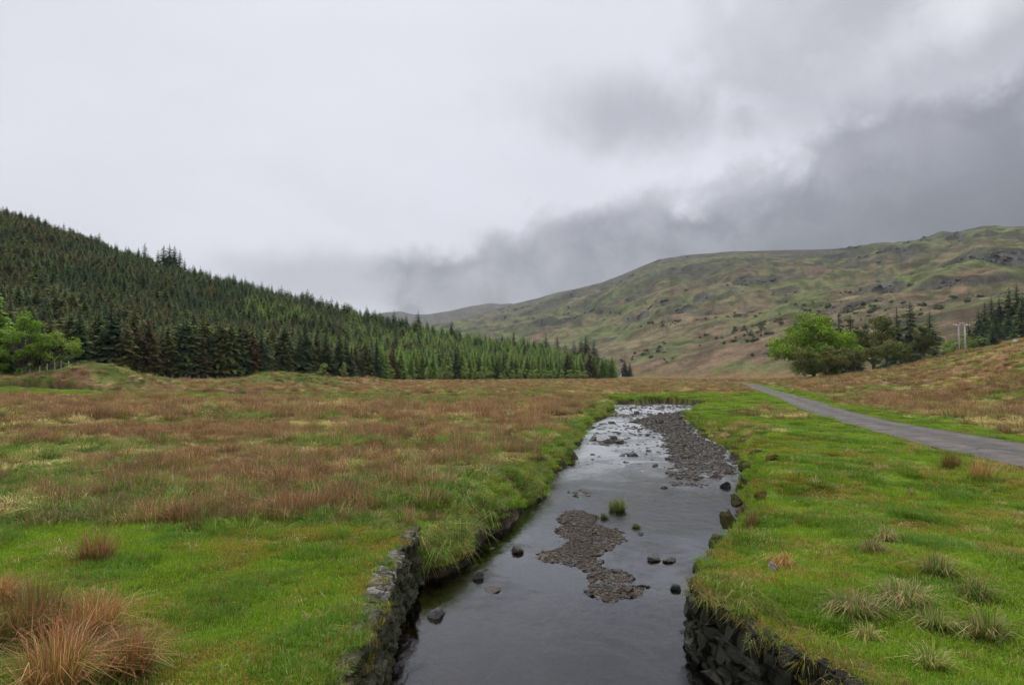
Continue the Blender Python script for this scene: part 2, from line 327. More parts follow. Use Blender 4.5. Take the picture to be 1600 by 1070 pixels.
def hill_step(x, y):               # phase within a rock band, how strongly it crops out, position on the slope
    r = np.hypot(x, y) + 1e-6; a = np.arctan2(x, y); f = itp(HFOOT, a); d = itp(HRIDGE, a); t = (r - f) / (d - f); tc_ = np.clip(t, 0, 1)
    hh = itp(HZ, a) * (.86 * tc_ + .14 * (1 - (1 - tc_) ** 1.5))
    st = hh + 40 * (fbm(x, y, 330, 3, ox=60) - .5) + 6 * (fbm(x, y, 40, 3, ox=61) - .5)
    return (st / 27.0) % 1.0, sm(fbm(x, y, 190, 3, ox=80), .42, .62), t
def height(x, y, want=False):
    x = np.asarray(x, float); y = np.asarray(y, float)
    r = np.hypot(x, y) + 1e-6; a = np.arctan2(x, y); a = np.where(np.abs(a) > 1.5, np.sign(a) * 1.5, a)
    near = r < 420
    # valley floor with lumps
    z = (fbm(x, y, 14, 3) - .5) * .35 + (fbm(x, y, 2.6, 3, ox=5) - .5) * (.26 + .22 * (x > 0) * (r < 60))
    z = z * sm(r, 4, 16) + (fbm(x, y, 1.1, 3, ox=9) - .5) * .10
    z = z + sm(r, 80, 200) * itp(RISE, a)
    # moraine mounds on the left
    for px, dp, hgt, sx, sy in ((152, 118, 2.7, 6.5, 6), (95, 116, 1.2, 7, 6), (215, 122, 1.2, 6, 6), (470, 150, 1.9, 10, 7), (410, 146, 1.3, 7, 7), (580, 165, 1.2, 5.5, 7), (535, 160, 1.1, 8, 7)):
        mx, my = at_depth(px, dp); z = z + hgt * np.exp(-((x - mx) / sx) ** 2 - ((y - my) / sy) ** 2)
    # near slope right of the road
    cr = itp(SC_, a); s = sm(r, cr * .36, cr) * itp(SZ, a)
    s = s * (1 - .35 * sm(r, cr, cr * 1.6))
    z = z + s
    # forest hill
    f = itp(FOOT, a); d = itp(RIDGE, a); t = (r - f) / np.maximum(d - f, 1)
    lz = itp(RZ, a)
    z = z + lz * (np.clip(t, 0, 1) * .55 + .45 * sm(t, 0, 1)) * (1 - .5 * sm(t, 1.05, 2.5)) + (fbm(x, y, 45, 3, ox=3) - .5) * 8 * sm(t, .05, .5) * sm(lz, 2, 20)
    # big hill
    f = itp(HFOOT, a); d = itp(HRIDGE, a); t = (r - f) / (d - f); hz = itp(HZ, a)
    tc_ = np.clip(t, 0, 1)
    prof = .86 * tc_ + .14 * (1 - (1 - tc_) ** 1.5)
    warp = (fbm(x, y, 260, 3, ox=40) - .5)
    rel = (fbm(x + 60 * warp, y, 230, 6, ox=21, gain=.5) - .5) * 52 + (np.abs(fbm(x, y, 110, 5, gain=.55, ox=7) - .5)) * -46 + 6
    hh = hz * prof
    step = hh + 40 * (fbm(x, y, 330, 3, ox=60) - .5)
    q = (step / 27.0) % 1.0; terr = (sm(q, .55, .8) - q) * 13 * sm(fbm(x, y, 190, 3, ox=80), .42, .62)
    env = sm(t, .0, .25) * (1 - .92 * sm(t, .66, .96))
    big = hh + (rel + terr) * env
    big = big * (1 - .25 * sm(t, 1.02, 1.8)) + (fbm(x, y, 55, 3, ox=2) - .5) * 4.5 * sm(t, .02, .3) * (1 - .4 * sm(t, .85, 1))
    z = z + np.where(t > 0, big, 0)
    # separate far ridge at the head of the glen
    if (r > 3600).any():
        fz = itp(FARZ, a) * sm(r, 3700, 5000) + (fbm(x, y, 350, 4, ox=91) - .5) * 60 * sm(r, 3700, 4300) * (1 - .8 * sm(r, 4600, 5000))
        fz = fz * (1 - .3 * sm(r, 5100, 6500))
        z = np.where(r > 3600, np.maximum(z, fz), z)
    # road bed
    rd = np.full(x.shape, 99.0); sd = np.full(x.shape, 99.0)
    nz = near.nonzero()
    if len(nz[0]):
        xn, yn = x[nz], y[nz]
        rd[nz] = seg_dist(xn, yn, ROADC, False)
        sd[nz] = sdist(xn, yn, STREAM)
        base = (fbm(xn, yn, 40, 2) - .5) * .25 + (z[nz] - z[nz]) + .03
        base = base + s[nz] * .8
        k = sm(rd[nz], 1.9, 4.5)
        z[nz] = z[nz] * k + base * (1 - k)
        # stream cut
        s_ = sd[nz] + (fbm(xn, yn, 1.6, 3, ox=31) - .5) * .8 * sm(np.hypot(xn, yn), 13.5, 17) + (fbm(xn, yn, .35, 2, ox=3) - .5) * .1
        wid = np.where((xn < .37 * yn) & (yn > 13.2), .75 + .5 * fbm(xn, yn, 4, 2, ox=90), .22)
        wid = np.where((yn > 26) & (xn > .3 * yn) & (yn < 62), 1.6, wid)
        wid = np.where((yn < 13.3) & (xn < 0) | (yn < 10.4), .10, wid)
        wid = np.where(yn > 62, .45, wid)
        bank = np.clip(s_ / wid, 0, 1) ** .62
        bed = -1.30 + .12 * (fbm(xn, yn, 3, 3, ox=13) - .5) + .07 * (fbm(xn, yn, .5, 3, ox=14) - .5)
        bed = bed + .10 * sm(yn, 25, 45)
        for B, hB, fe in ((BAR1, .345, 1.0), (BAR2, .305, 1.8), (BAR3, .29, .6), (BAR4, .24, .8)):
            db = sdist(xn, yn, B) + (fbm(xn, yn, 1.3, 4, ox=hB, gain=.6) - .5) * 1.5
            bed = bed + (hB + .15 * (fbm(xn, yn, .9, 4, gain=.6) - .5)) * sm(-db, -fe * .6, fe * .5)
        zz = np.where(s_ > 0, -1.08 + (z[nz] + 1.08) * bank, np.minimum(-1.08, bed) * (1 - sm(-s_, 0, .5)) + bed * sm(-s_, 0, .5))
        z[nz] = np.where(s_ < 6, zz, z[nz])
    if want: return z, sd, rd, t
    return z
def Z(x, y): return float(height(np.array([x]), np.array([y]))[0])

# ---- cover maps: moor (rough grass) against lawn, shared by ground colour and grass
RED_SPOTS = [(1262, 648, 5, 1.6), (1235, 642, 4, 1.3), (1150, 677, 2.2, 1.2), (1128, 664, 2, 1.5), (1280, 653, 3, 1.2), (1205, 640, 3, 1.5)]
RED_W = [(*at_z(px, py), sx, sy) for px, py, sx, sy in RED_SPOTS]
def cover(x, y, sd, rd):
    r = np.hypot(x, y)
    n = fbm(x, y, 3.5, 3, ox=50); nb = fbm(x, y, 11, 3, ox=70)
    ledge = np.interp(y, [4, 13.5, 20, 30, 45, 65, 90], [-1.8, -1.9, .2, 3.0, 5.0, 9.2, 10])
    redge = np.interp(y, [5, 10, 20, 28, 40, 60, 75, 100, 150], [4, 2.7, 6.8, 9.4, 11.5, 15, 22, 24, 24])
    rx = np.interp(y, ROADP[:, 1][:90], ROADP[:, 0][:90])
    isleft = (x < (ledge + redge) / 2)
    moorL = sm(y + (n - .5) * 2.4, 12.6, 14.2) * sm(sd + (n - .5) * 1.2, .3, 1.6) * (1 - .0 * nb)
    moorR = sm(y + (nb - .5) * 14, 98, 112)
    for cx, cy, sx, sy in RED_W:
        moorR = np.maximum(moorR, sm(1.2 - np.hypot((x - cx) / sx, (y - cy) / sy) + (n - .5) * .9, .0, .4))
    moorR = np.where(x > rx, sm(rd + (n - .5) * 3.0, 2.6, 6.5), moorR)
    farb = (y > 86) & (x < 24)
    moor = np.where(isleft & ~farb, moorL, moorR)
    moor = np.where(farb, sm(y + (nb - .5) * 12, 97, 108), moor)
    moor = moor * sm(rd, 1.9, 2.8)
    return moor, isleft
def moor_mix(x, y):
    r = np.hypot(x, y)
    red = fbm(x, y * .75, 5.5, 4, ox=120, gain=.6) + .10 * sm(r, 25, 70) - .05 * (1 - sm(r, 15, 30))
    # rows of red rush just behind the lawn
    for px, py, w, k in ((395, 800, 2.6, .45), (300, 805, 1.6, .35), (480, 790, 1.8, .4), (735, 790, 1.6, .5), (690, 800, 1.5, .3), (380, 668, 5, .25), (160, 765, 2, .2), (620, 735, 2.5, .2), (740, 690, 5, .2)):
        cx, cy = at_z(px, py, .2); red = red + k * np.exp(-((x - cx) ** 2 + ((y - cy) * 1.3) ** 2) / w ** 2)
    grn = fbm(x, y * 1.2, 7.5, 4, ox=160, gain=.6)
    for px, py, w, k in ((620, 620, 10, .3), (560, 617, 10, .25), (480, 619, 10, .2), (700, 622, 8, .2), (140, 700, 5, .25), (640, 770, 2.0, .3), (520, 790, 2, .2), (60, 780, 2, .25), (780, 745, 2, .2), (60, 600, 14, .3), (480, 590, 14, .35), (-1, 0, 11, .30), (-2, 0, 12, .26)):
        cx, cy = at_z(px, py, .2) if px > 0 else at_depth(*((152, 118) if px == -1 else (460, 149))); grn = grn + k * np.exp(-((x - cx) ** 2 + (y - cy) ** 2) / w ** 2)
    return red, grn
C_lawn = np.array((.078, .138, .010)); C_lawn2 = np.array((.102, .165, .011)); C_moss = np.array((.135, .115, .018))
C_red = np.array((.185, .100, .055)); C_straw = np.array((.25, .19, .08)); C_olive = np.array((.13, .12, .030)); C_green = np.array((.085, .125, .018))
def lerp(a, b, t): return a + (b - a) * np.asarray(t)[..., None]

def ground_colour(x, y, z, sd, rd, t):
    r = np.hypot(x, y); a = np.arctan2(x, y)
    moor, isl = cover(x, y, sd, rd)
    red, grn = moor_mix(x, y)
    n3 = fbm(x, y, 1.8, 4, ox=200); n4 = fbm(x, y, 6, 3, ox=220); n5 = fbm(x, y, .5, 3, ox=230)
    c = lerp(C_lawn, C_lawn2, sm(n4 * .6 + n5 * .4, .35, .65)); c = lerp(c, C_moss, .8 * sm(n3 * .65 + n4 * .35, .52, .62)); c = lerp(c, C_lawn * .6, .6 * sm(fbm(x, y, 1.2, 3, ox=240), .55, .68))
    m = lerp(C_olive * .95, C_red, sm(red, .43, .6)); m = lerp(m, C_straw * .8, .6 * sm(n4 * .5 + n3 * .5, .5, .66)); m = lerp(m, C_green, .75 * sm(grn, .55, .70))
    c = lerp(c, m, moor)
    # moss and bare straw along the wall heads
    wallz = sm(-sd, -.55, -.1) * (y < 14)
    c = lerp(c, np.array((.17, .145, .02)), wallz * sm(n3, .35, .6))
    # stream bed and cut banks
    bedc = lerp(np.array((.075, .062, .045)), np.array((.13, .10, .065)), sm(n5, .35, .65))
    b1 = sm(-sdist(x, y, BAR1), -.3, .6)
    b2 = sm(-sdist(x, y, BAR2), -.3, .6)
    bedc = lerp(bedc, np.array((.070, .056, .042)), b1); bedc = lerp(bedc, np.array((.085, .078, .068)), b2)
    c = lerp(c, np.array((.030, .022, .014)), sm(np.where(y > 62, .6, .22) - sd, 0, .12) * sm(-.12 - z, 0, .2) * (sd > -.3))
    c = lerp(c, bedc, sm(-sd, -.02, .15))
    # mounds are grazed greener
    f = itp(FOOT, a)
    # forest floor
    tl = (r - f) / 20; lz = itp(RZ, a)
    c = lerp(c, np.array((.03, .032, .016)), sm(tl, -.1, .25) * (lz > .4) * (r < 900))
    # mountain
    g1 = fbm(x, y, 150, 5, gain=.6, ox=300); g2 = fbm(x, y, 60, 5, gain=.6, ox=330); g3 = fbm(x, y * .6, 320, 4, ox=360)
    g4 = fbm(x, y, 25, 4, gain=.6, ox=390)
    h = lerp(np.array((.106, .121, .044)), np.array((.148, .098, .060)), .95 * sm(g1 * .5 + g2 * .5 - .05 * sm(t, .3, .8), .46, .58))
    h = lerp(h, np.array((.165, .152, .076)), .6 * sm(g2, .52, .66))
    h = lerp(h, np.array((.062, .075, .032)), .8 * sm(g4 * .55 + g3 * .45, .50, .60))
    h = lerp(h, np.array((.052, .047, .036)), .85 * sm(g3 * .45 + g2 * .55, .5, .60) * sm(t, .25, .6))
    h = lerp(h, np.array((.075, .064, .045)), .8 * sm(t + (g1 - .5) * .5, .74, .98))
    qs, ms, _t = hill_step(x, y); band = sm(qs, .5, .62) * (1 - sm(qs, .78, .9)) * ms * sm(g2, .42, .55)
    h = lerp(h, np.array((.05, .051, .042)), .85 * band) * .82
    h = lerp(h, np.array((.045, .043, .034)), .8 * sm(t + (g2 - .5) * .25, .80, .86) * (1 - sm(t + (g2 - .5) * .2, .95, 1.0)) * sm(g1, .38, .5))
    g6 = fbm(x, y, 16, 4, gain=.65, ox=640); h = h * (0.62 + .76 * sm(g6, .33, .67))[..., None]
    c = lerp(c, h, sm(t + (g2 - .5) * .02, -.01, .02))
    return np.clip(c, 0, 1)

# ------------------------------------------------------------------ ground sheet
az_f = np.radians(np.arange(-44, 44.01, .15)); 
az_c = np.radians(np.concatenate([np.arange(-180, -44, 3.0), ])); az_d = np.radians(np.arange(46, 180.1, 3.0))
AZ = np.concatenate([az_c, az_f, az_d])
RR = [.05, 1, 2, 3, 4]; q = 5.0
while q < 460: RR.append(q); q *= 1.0088
while q < 7000: RR.append(q); q *= 1.0125
RR.append(9000); RR = np.array(RR)
A_, R_ = np.meshgrid(AZ, RR); X = R_ * np.sin(A_); Y = R_ * np.cos(A_)
Zg, SD, RD, TT = height(X.ravel(), Y.ravel(), True)
CC = ground_colour(X.ravel(), Y.ravel(), Zg, SD, RD, TT)
# crags: steep ground on the mountain is bare rock
Zm = Zg.reshape(X.shape); 
gr = np.abs(np.gradient(Zm, axis=0)) / np.maximum(np.gradient(R_, axis=0), .01)
rock = sm(gr.ravel() + (fbm(X.ravel(), Y.ravel(), 12, 3, ox=500) - .5) * .35, .56, .80) * (TT > .08) * (TT < 1.02)
CC = lerp(CC, np.array((.105, .105, .095)), rock * .85)
nr, nc = X.shape
ii = np.arange(nr * nc).reshape(nr, nc)
Fq = np.stack([ii[:-1, :-1], ii[:-1, 1:], ii[1:, 1:], ii[1:, :-1]], -1).reshape(-1, 4)[:, ::-1]
m, g_ = new_mat('ground')
geo = g_.n('ShaderNodeNewGeometry'); P = geo.outputs['Position']
nA = g_.noise(P, 9, 6, .65); nB = g_.noise(P, .9, 6, .6); nC = g_.noise(P, .05, 8, .68); nD = g_.noise(P, .4, 6, .7)
f = g_.m('MULTIPLY', g_.m('MULTIPLY', g_.ss(nA, .2, .8, .6, 1.4), g_.ss(nB, .25, .75, .75, 1.25)), g_.m('MULTIPLY', g_.ss(nC, .3, .7, .7, 1.3), g_.ss(nD, .3, .7, .75, 1.25)))
mu = g_.n('ShaderNodeVectorMath', operation='SCALE'); g_.put(mu.inputs[0], attr(g_)); g_.put(mu.inputs['Scale'], f)
b = g_.n('ShaderNodeBump'); b.inputs['Distance'].default_value = .05; g_.put(b.inputs['Height'], nA); b.inputs['Strength'].default_value = .8
b2 = g_.n('ShaderNodeBump'); b2.inputs['Distance'].default_value = 6.0; b2.inputs['Strength'].default_value = .5; g_.put(b2.inputs['Height'], nC); g_.L.new(b.outputs[0], b2.inputs['Normal'])
p = g_.n('ShaderNodeBsdfPrincipled'); g_.L.new(mu.outputs[0], p.inputs['Base Color']); p.inputs['Roughness'].default_value = .95; p.inputs['Specular IOR Level'].default_value = .1
g_.L.new(b2.outputs[0], p.inputs['Normal']); o = g_.n('ShaderNodeOutputMaterial'); g_.L.new(p.outputs[0], o.inputs[0])
M_ground = m
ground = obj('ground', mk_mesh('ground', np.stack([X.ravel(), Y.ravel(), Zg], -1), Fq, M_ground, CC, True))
tag(ground, kind='structure')

LR = np.log(RR); AF0 = len(az_c)
def zmesh(x, y):                   # height of the finished sheet, inside the finely cut sector
    a_ = np.arctan2(x, y); r_ = np.hypot(x, y)
    j_ = np.clip((a_ - az_f[0]) / (az_f[1] - az_f[0]), 0, len(az_f) - 1.001); i_ = np.clip(np.interp(r_, RR, np.arange(len(RR))), 0, len(RR) - 1.001)
    j0 = j_.astype(int); i0 = i_.astype(int); fj = j_ - j0; fi = i_ - i0; j0 = j0 + AF0
    return (Zm[i0, j0] * (1 - fj) + Zm[i0, j0 + 1] * fj) * (1 - fi) + (Zm[i0 + 1, j0] * (1 - fj) + Zm[i0 + 1, j0 + 1] * fj) * fi
# ------------------------------------------------------------------ water
m, g_ = new_mat('stream_water')
geo = g_.n('ShaderNodeNewGeometry'); P = geo.outputs['Position']
mp = g_.n('ShaderNodeMapping'); mp.inputs['Scale'].default_value = (1.0, .55, 1); mp.inputs['Rotation'].default_value = (0, 0, R(18)); g_.L.new(P, mp.inputs[0])
w1 = g_.noise(mp.outputs[0], 4.5, 6, .62, .8); w2 = g_.noise(mp.outputs[0], 1.3, 4, .55, .8)
rp = g_.noise(P, .30, 4, .6, .8)
sepw = g_.n('ShaderNodeSeparateXYZ'); g_.L.new(P, sepw.inputs[0])
rif = g_.m('ADD', g_.ss(rp, .44, .58, .12, 1.5), g_.ss(sepw.outputs[1], 14, 36, 0.0, 3.4))
b = g_.n('ShaderNodeBump'); b.inputs['Distance'].default_value = .045; g_.put(b.inputs['Strength'], g_.m('MULTIPLY', rif, .3)); g_.put(b.inputs['Height'], w1)
b2 = g_.n('ShaderNodeBump'); b2.inputs['Distance'].default_value = .05; b2.inputs['Strength'].default_value = .16; g_.put(b2.inputs['Height'], w2); g_.L.new(b.outputs[0], b2.inputs['Normal'])
fr = g_.n('ShaderNodeFresnel'); fr.inputs['IOR'].default_value = 1.55; g_.L.new(b2.outputs[0], fr.inputs['Normal'])
gl = g_.n('ShaderNodeBsdfGlossy'); g_.put(gl.inputs['Roughness'], g_.m('ADD', g_.ss(rp, .42, .6, .03, .12), g_.ss(sepw.outputs[1], 14, 34, 0.0, .22))); gl.inputs[0].default_value = (.95, .98, 1, 1); g_.L.new(b2.outputs[0], gl.inputs['Normal'])
tr = g_.n('ShaderNodeBsdfTransparent'); tr.inputs[0].default_value = (.34, .27, .18, 1)
mx = g_.n('ShaderNodeMixShader'); g_.L.new(fr.outputs[0], mx.inputs[0]); g_.L.new(tr.outputs[0], mx.inputs[1]); g_.L.new(gl.outputs[0], mx.inputs[2])
o = g_.n('ShaderNodeOutputMaterial'); g_.L.new(mx.outputs[0], o.inputs[0])
wv = [(-95, -14), (30, -14), (30, 120), (-95, 120)]
water = obj('stream_water', mk_mesh('stream_water', np.array([(x, y, WATER_Z) for x, y in wv]), [(0, 1, 2, 3)], m))
tag(water, kind='structure')

# ------------------------------------------------------------------ road
m, g_ = new_mat('worn_asphalt')
geo = g_.n('ShaderNodeNewGeometry'); P = geo.outputs['Position']
n1 = g_.noise(P, 1.1, 6, .65); n2 = g_.noise(P, 40, 4, .7); at_ = g_.n('ShaderNodeAttribute', attribute_name='col')
ck = g_.n('ShaderNodeTexVoronoi', feature='DISTANCE_TO_EDGE'); g_.L.new(P, ck.inputs['Vector']); ck.inputs['Scale'].default_value = .55
f = g_.m('MULTIPLY', g_.ss(n1, .35, .65, .72, 1.28), g_.ss(n2, .25, .75, .7, 1.3))
f = g_.m('MULTIPLY', f, g_.ss(g_.m('ADD', ck.outputs['Distance'], g_.m('MULTIPLY', g_.m('SUBTRACT', n1, .5), .1)), .0, .02, .6, 1.0))
mu = g_.n('ShaderNodeVectorMath', operation='SCALE'); g_.put(mu.inputs[0], at_.outputs['Color']); g_.put(mu.inputs['Scale'], f)
b = g_.n('ShaderNodeBump'); b.inputs['Distance'].default_value = .006; g_.put(b.inputs['Height'], n2)
p = g_.n('ShaderNodeBsdfPrincipled'); g_.L.new(mu.outputs[0], p.inputs['Base Color']); p.inputs['Roughness'].default_value = .8; p.inputs['Specular IOR Level'].default_value = .3
g_.L.new(b.outputs[0], p.inputs['Normal']); o = g_.n('ShaderNodeOutputMaterial'); g_.L.new(p.outputs[0], o.inputs[0])
M_road = m
rc = catmull(ROADC, 2); nR = len(rc); K = 15; V = []; C_ = []
for i, (x, y) in enumerate(rc):
    x0, y0 = rc[max(i - 1, 0)]; x1, y1 = rc[min(i + 1, nR - 1)]; L = math.hypot(x1 - x0, y1 - y0); nx, ny = (y1 - y0) / L, -(x1 - x0) / L
    hw = 1.65 + .55 * math.exp(-((y - 27) / 9) ** 2)
    for k in range(K):
        s = -1 + 2 * k / (K - 1)
        w = hw + .16 * (float(fbm(np.array([x * 1.0]), np.array([y + 40.0 * np.sign(s)]), 1.5, 3)[0]) - .5) * 2
        qx, qy = x + nx * s * w, y + ny * s * w
        V.append((qx, qy, .0)); 
        e = abs(s); base_ = .078
        if .30 < e < .70: base_ = .088           # wheel tracks
        if e < .16: base_ = .066
        cc_ = np.array((base_, base_ * .90, base_ * .80)) * 1.3
        if e > .93: cc_ = np.array((.10, .08, .045))
        C_.append(tuple(cc_))
V = np.array(V); V[:, 2] = height(V[:, 0], V[:, 1]) 
Vz = V[:, 2].reshape(nR, K); Vz = (Vz.mean(axis=1, keepdims=True) * .7 + Vz * .3) + .07 * (1 - np.abs(np.linspace(-1, 1, K)) ** 2.5)[None, :] + .035; V[:, 2] = Vz.ravel()
i2 = np.arange(nR * K).reshape(nR, K); Fr = np.stack([i2[:-1, :-1], i2[:-1, 1:], i2[1:, 1:], i2[1:, :-1]], -1).reshape(-1, 4)
tag(obj('road', mk_mesh('road', V, Fr, M_road, np.array(C_), True)), kind='structure')

# ------------------------------------------------------------------ grass prototypes
BOOST = 1.7
def blades(n, h, spread, width, lean, pal, seed, hv=.4, droop=.3, base_dark=None, inward=False):
    """arching strap leaves from a root disc; pal = list of (base colour, tip colour, weight)"""
    rg = np.random.default_rng(seed); V = []; F = []; C = []
    w = np.array([p_[2] for p_ in pal], float); w /= w.sum()
    for i in range(n):
        a = rg.uniform(0, 2 * math.pi); rr = spread * math.sqrt(rg.random()); x, y = rr * math.cos(a), rr * math.sin(a)
        hh = h * rg.uniform(1 - hv, 1 + hv); da = a + rg.normal(0, .7) if spread < .3 else rg.uniform(0, 2 * math.pi)
        l = min(lean * abs(rg.normal(.6, .5)) * (0.4 + rr / spread if spread < .3 else 1.0), 1.7)
        ux, uy = math.cos(da), math.sin(da); wx, wy = -uy, ux; wd = width * rg.uniform(.6, 1.3) * .5
        tw = rg.uniform(-.7, .7); wx, wy = wx * math.cos(tw) + ux * math.sin(tw), wy * math.cos(tw) + uy * math.sin(tw)
        pb, pt, _ = pal[rg.choice(len(pal), p=w)]; v = BOOST * rg.uniform(.75, 1.25)
        m1 = np.array((x + ux * l * hh * .35, y + uy * l * hh * .35, hh * .58)); tp = np.array((x + ux * l * hh, y + uy * l * hh, hh * (1 - droop * min(l, 1.4))))
        o_ = len(V)
        V += [(x - wx * wd, y - wy * wd, -.02), (x + wx * wd, y + wy * wd, -.02), (m1[0] - wx * wd * .8, m1[1] - wy * wd * .8, m1[2]), (m1[0] + wx * wd * .8, m1[1] + wy * wd * .8, m1[2]), tuple(tp)]
        F += [(o_, o_ + 1, o_ + 3), (o_, o_ + 3, o_ + 2), (o_ + 2, o_ + 3, o_ + 4)]
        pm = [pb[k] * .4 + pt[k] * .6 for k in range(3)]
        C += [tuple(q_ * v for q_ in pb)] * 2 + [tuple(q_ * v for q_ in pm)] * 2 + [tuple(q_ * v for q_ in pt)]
    return np.array(V), np.array(F), np.array(C)
def proto_coll(name, meshes):
    c_ = bpy.data.collections.new(name)
    for i, me in enumerate(meshes): c_.objects.link(bpy.data.objects.new('%s_%02d' % (name, i), me))
    return c_
def scatter(name, coll, P, rot, scl, idx, label=None, cat=None, parent=None):
    n = len(P); me = bpy.data.meshes.new(name); me.vertices.add(n); me.vertices.foreach_set('co', np.asarray(P, np.float32).ravel())
    a = me.attributes.new('idx', 'INT', 'POINT'); a.data.foreach_set('value', np.asarray(idx, np.int32))
    a = me.attributes.new('rot', 'FLOAT_VECTOR', 'POINT'); a.data.foreach_set('vector', np.asarray(rot, np.float32).ravel())
    a = me.attributes.new('scl', 'FLOAT_VECTOR', 'POINT'); a.data.foreach_set('vector', np.asarray(scl, np.float32).ravel())
    ob = obj(name, me, parent); ng = bpy.data.node_groups.new(name, 'GeometryNodeTree')
    ng.interface.new_socket('Geometry', in_out='INPUT', socket_type='NodeSocketGeometry'); ng.interface.new_socket('Geometry', in_out='OUTPUT', socket_type='NodeSocketGeometry')
    N = ng.nodes; L = ng.links
    gi = N.new('NodeGroupInput'); go = N.new('NodeGroupOutput'); iop = N.new('GeometryNodeInstanceOnPoints'); ci = N.new('GeometryNodeCollectionInfo')
    ci.inputs['Collection'].default_value = coll; ci.inputs['Separate Children'].default_value = True; ci.inputs['Reset Children'].default_value = True
    def na(nm, t):
        x_ = N.new('GeometryNodeInputNamedAttribute'); x_.data_type = t; x_.inputs['Name'].default_value = nm; return x_.outputs['Attribute']
    L.new(gi.outputs[0], iop.inputs['Points']); L.new(ci.outputs[0], iop.inputs['Instance']); iop.inputs['Pick Instance'].default_value = True
    L.new(na('idx', 'INT'), iop.inputs['Instance Index']); L.new(na('rot', 'FLOAT_VECTOR'), iop.inputs['Rotation']); L.new(na('scl', 'FLOAT_VECTOR'), iop.inputs['Scale']); L.new(iop.outputs[0], go.inputs[0])
    ob.modifiers.new('scatter', 'NODES').node_group = ng
    tag(ob, label, cat, None, 'stuff'); return ob
def sector(r0, r1, dens, a0=-43, a1=43):
    n = int(.5 * (r1 * r1 - r0 * r0) * R(a1 - a0) * dens)
    r = np.sqrt(rng.uniform(r0 * r0, r1 * r1, n)); a = rng.uniform(R(a0), R(a1), n)
    return r * np.sin(a), r * np.cos(a)
def s3(s): return np.stack([s, s, s], -1)

t3 = lambda a: tuple(float(q_) for q_ in a)
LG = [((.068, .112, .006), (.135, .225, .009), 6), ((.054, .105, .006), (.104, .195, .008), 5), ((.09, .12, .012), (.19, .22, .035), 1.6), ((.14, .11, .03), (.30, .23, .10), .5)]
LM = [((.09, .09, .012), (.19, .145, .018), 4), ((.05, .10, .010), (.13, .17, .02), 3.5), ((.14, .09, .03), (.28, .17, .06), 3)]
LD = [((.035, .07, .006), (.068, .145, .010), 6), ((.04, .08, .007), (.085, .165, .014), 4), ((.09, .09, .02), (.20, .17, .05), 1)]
def patch(seed, pal, n=260, half=.3, h=.05, wd=.007):
    V, F, C = blades(n, h, half, wd, .9, pal, seed, .5, .35); C = C * np.array((1.30, 1.26, 1.05)); return mk_mesh('grass_patch', V, F, M_grass, C)
lawn_protos = [patch(20 + i, LG) for i in range(4)] + [patch(30 + i, LD, 220, .26, .095, .008) for i in range(2)] + [patch(40 + i, LM, 260, .26, .04, .008) for i in range(3)]
FLK = [((.14, .11, .04), (.40, .31, .14), 5), ((.12, .08, .03), (.26, .15, .06), 3), ((.10, .11, .02), (.24, .24, .06), 3)]
for i in range(4): V, F, C = blades(34, .11, .10 + .03 * i, .008, 1.5, FLK, 46 + i, .5, .8); lawn_protos.append(mk_mesh('grass_patch', V, F, M_grass, C))
lawn_c = proto_coll('lawn_patch', lawn_protos)
RUSH = [((.09, .085, .018), (.205, .094, .050), 5), ((.11, .085, .03), (.26, .135, .078), 4), ((.07, .11, .018), (.16, .13, .03), 2), ((.17, .13, .06), (.36, .26, .14), 1.6)]
STRAW = [((.16, .13, .045), (.52, .41, .19), 6), ((.15, .13, .03), (.40, .34, .11), 3), ((.06, .11, .014), (.12, .19, .025), 1.6), ((.16, .11, .05), (.40, .25, .14), 2)]
GREEN = [((.05, .09, .010), (.09, .18, .018), 6), ((.06, .10, .012), (.15, .20, .03), 3), ((.15, .12, .05), (.33, .26, .11), 1)]
OLIVE = [((.08, .085, .016), (.20, .17, .040), 4), ((.11, .09, .028), (.28, .19, .07), 4), ((.10, .07, .03), (.22, .11, .05), 2), ((.05, .10, .012), (.10, .18, .02), 2)]
def tuft(seed, pal, n, h, spread, wd, lean, droop): 
    V, F, C = blades(n, h, spread, wd, lean, pal, seed, .5, droop); return mk_mesh('tuft', V, F, M_tuft, C)
moor_protos = [tuft(50 + i, RUSH, 90, .50, .22, .010, .55, .15) for i in range(4)] + [tuft(60 + i, STRAW, 110, .32, .18, .012, 1.3, .6) for i in range(4)] \
    + [tuft(70 + i, GREEN, 90, .34, .24, .011, .9, .35) for i in range(4)] + [tuft(80 + i, OLIVE, 95, .38, .24, .011, .9, .35) for i in range(4)]
moor_c = proto_coll('moor_tuft', moor_protos)

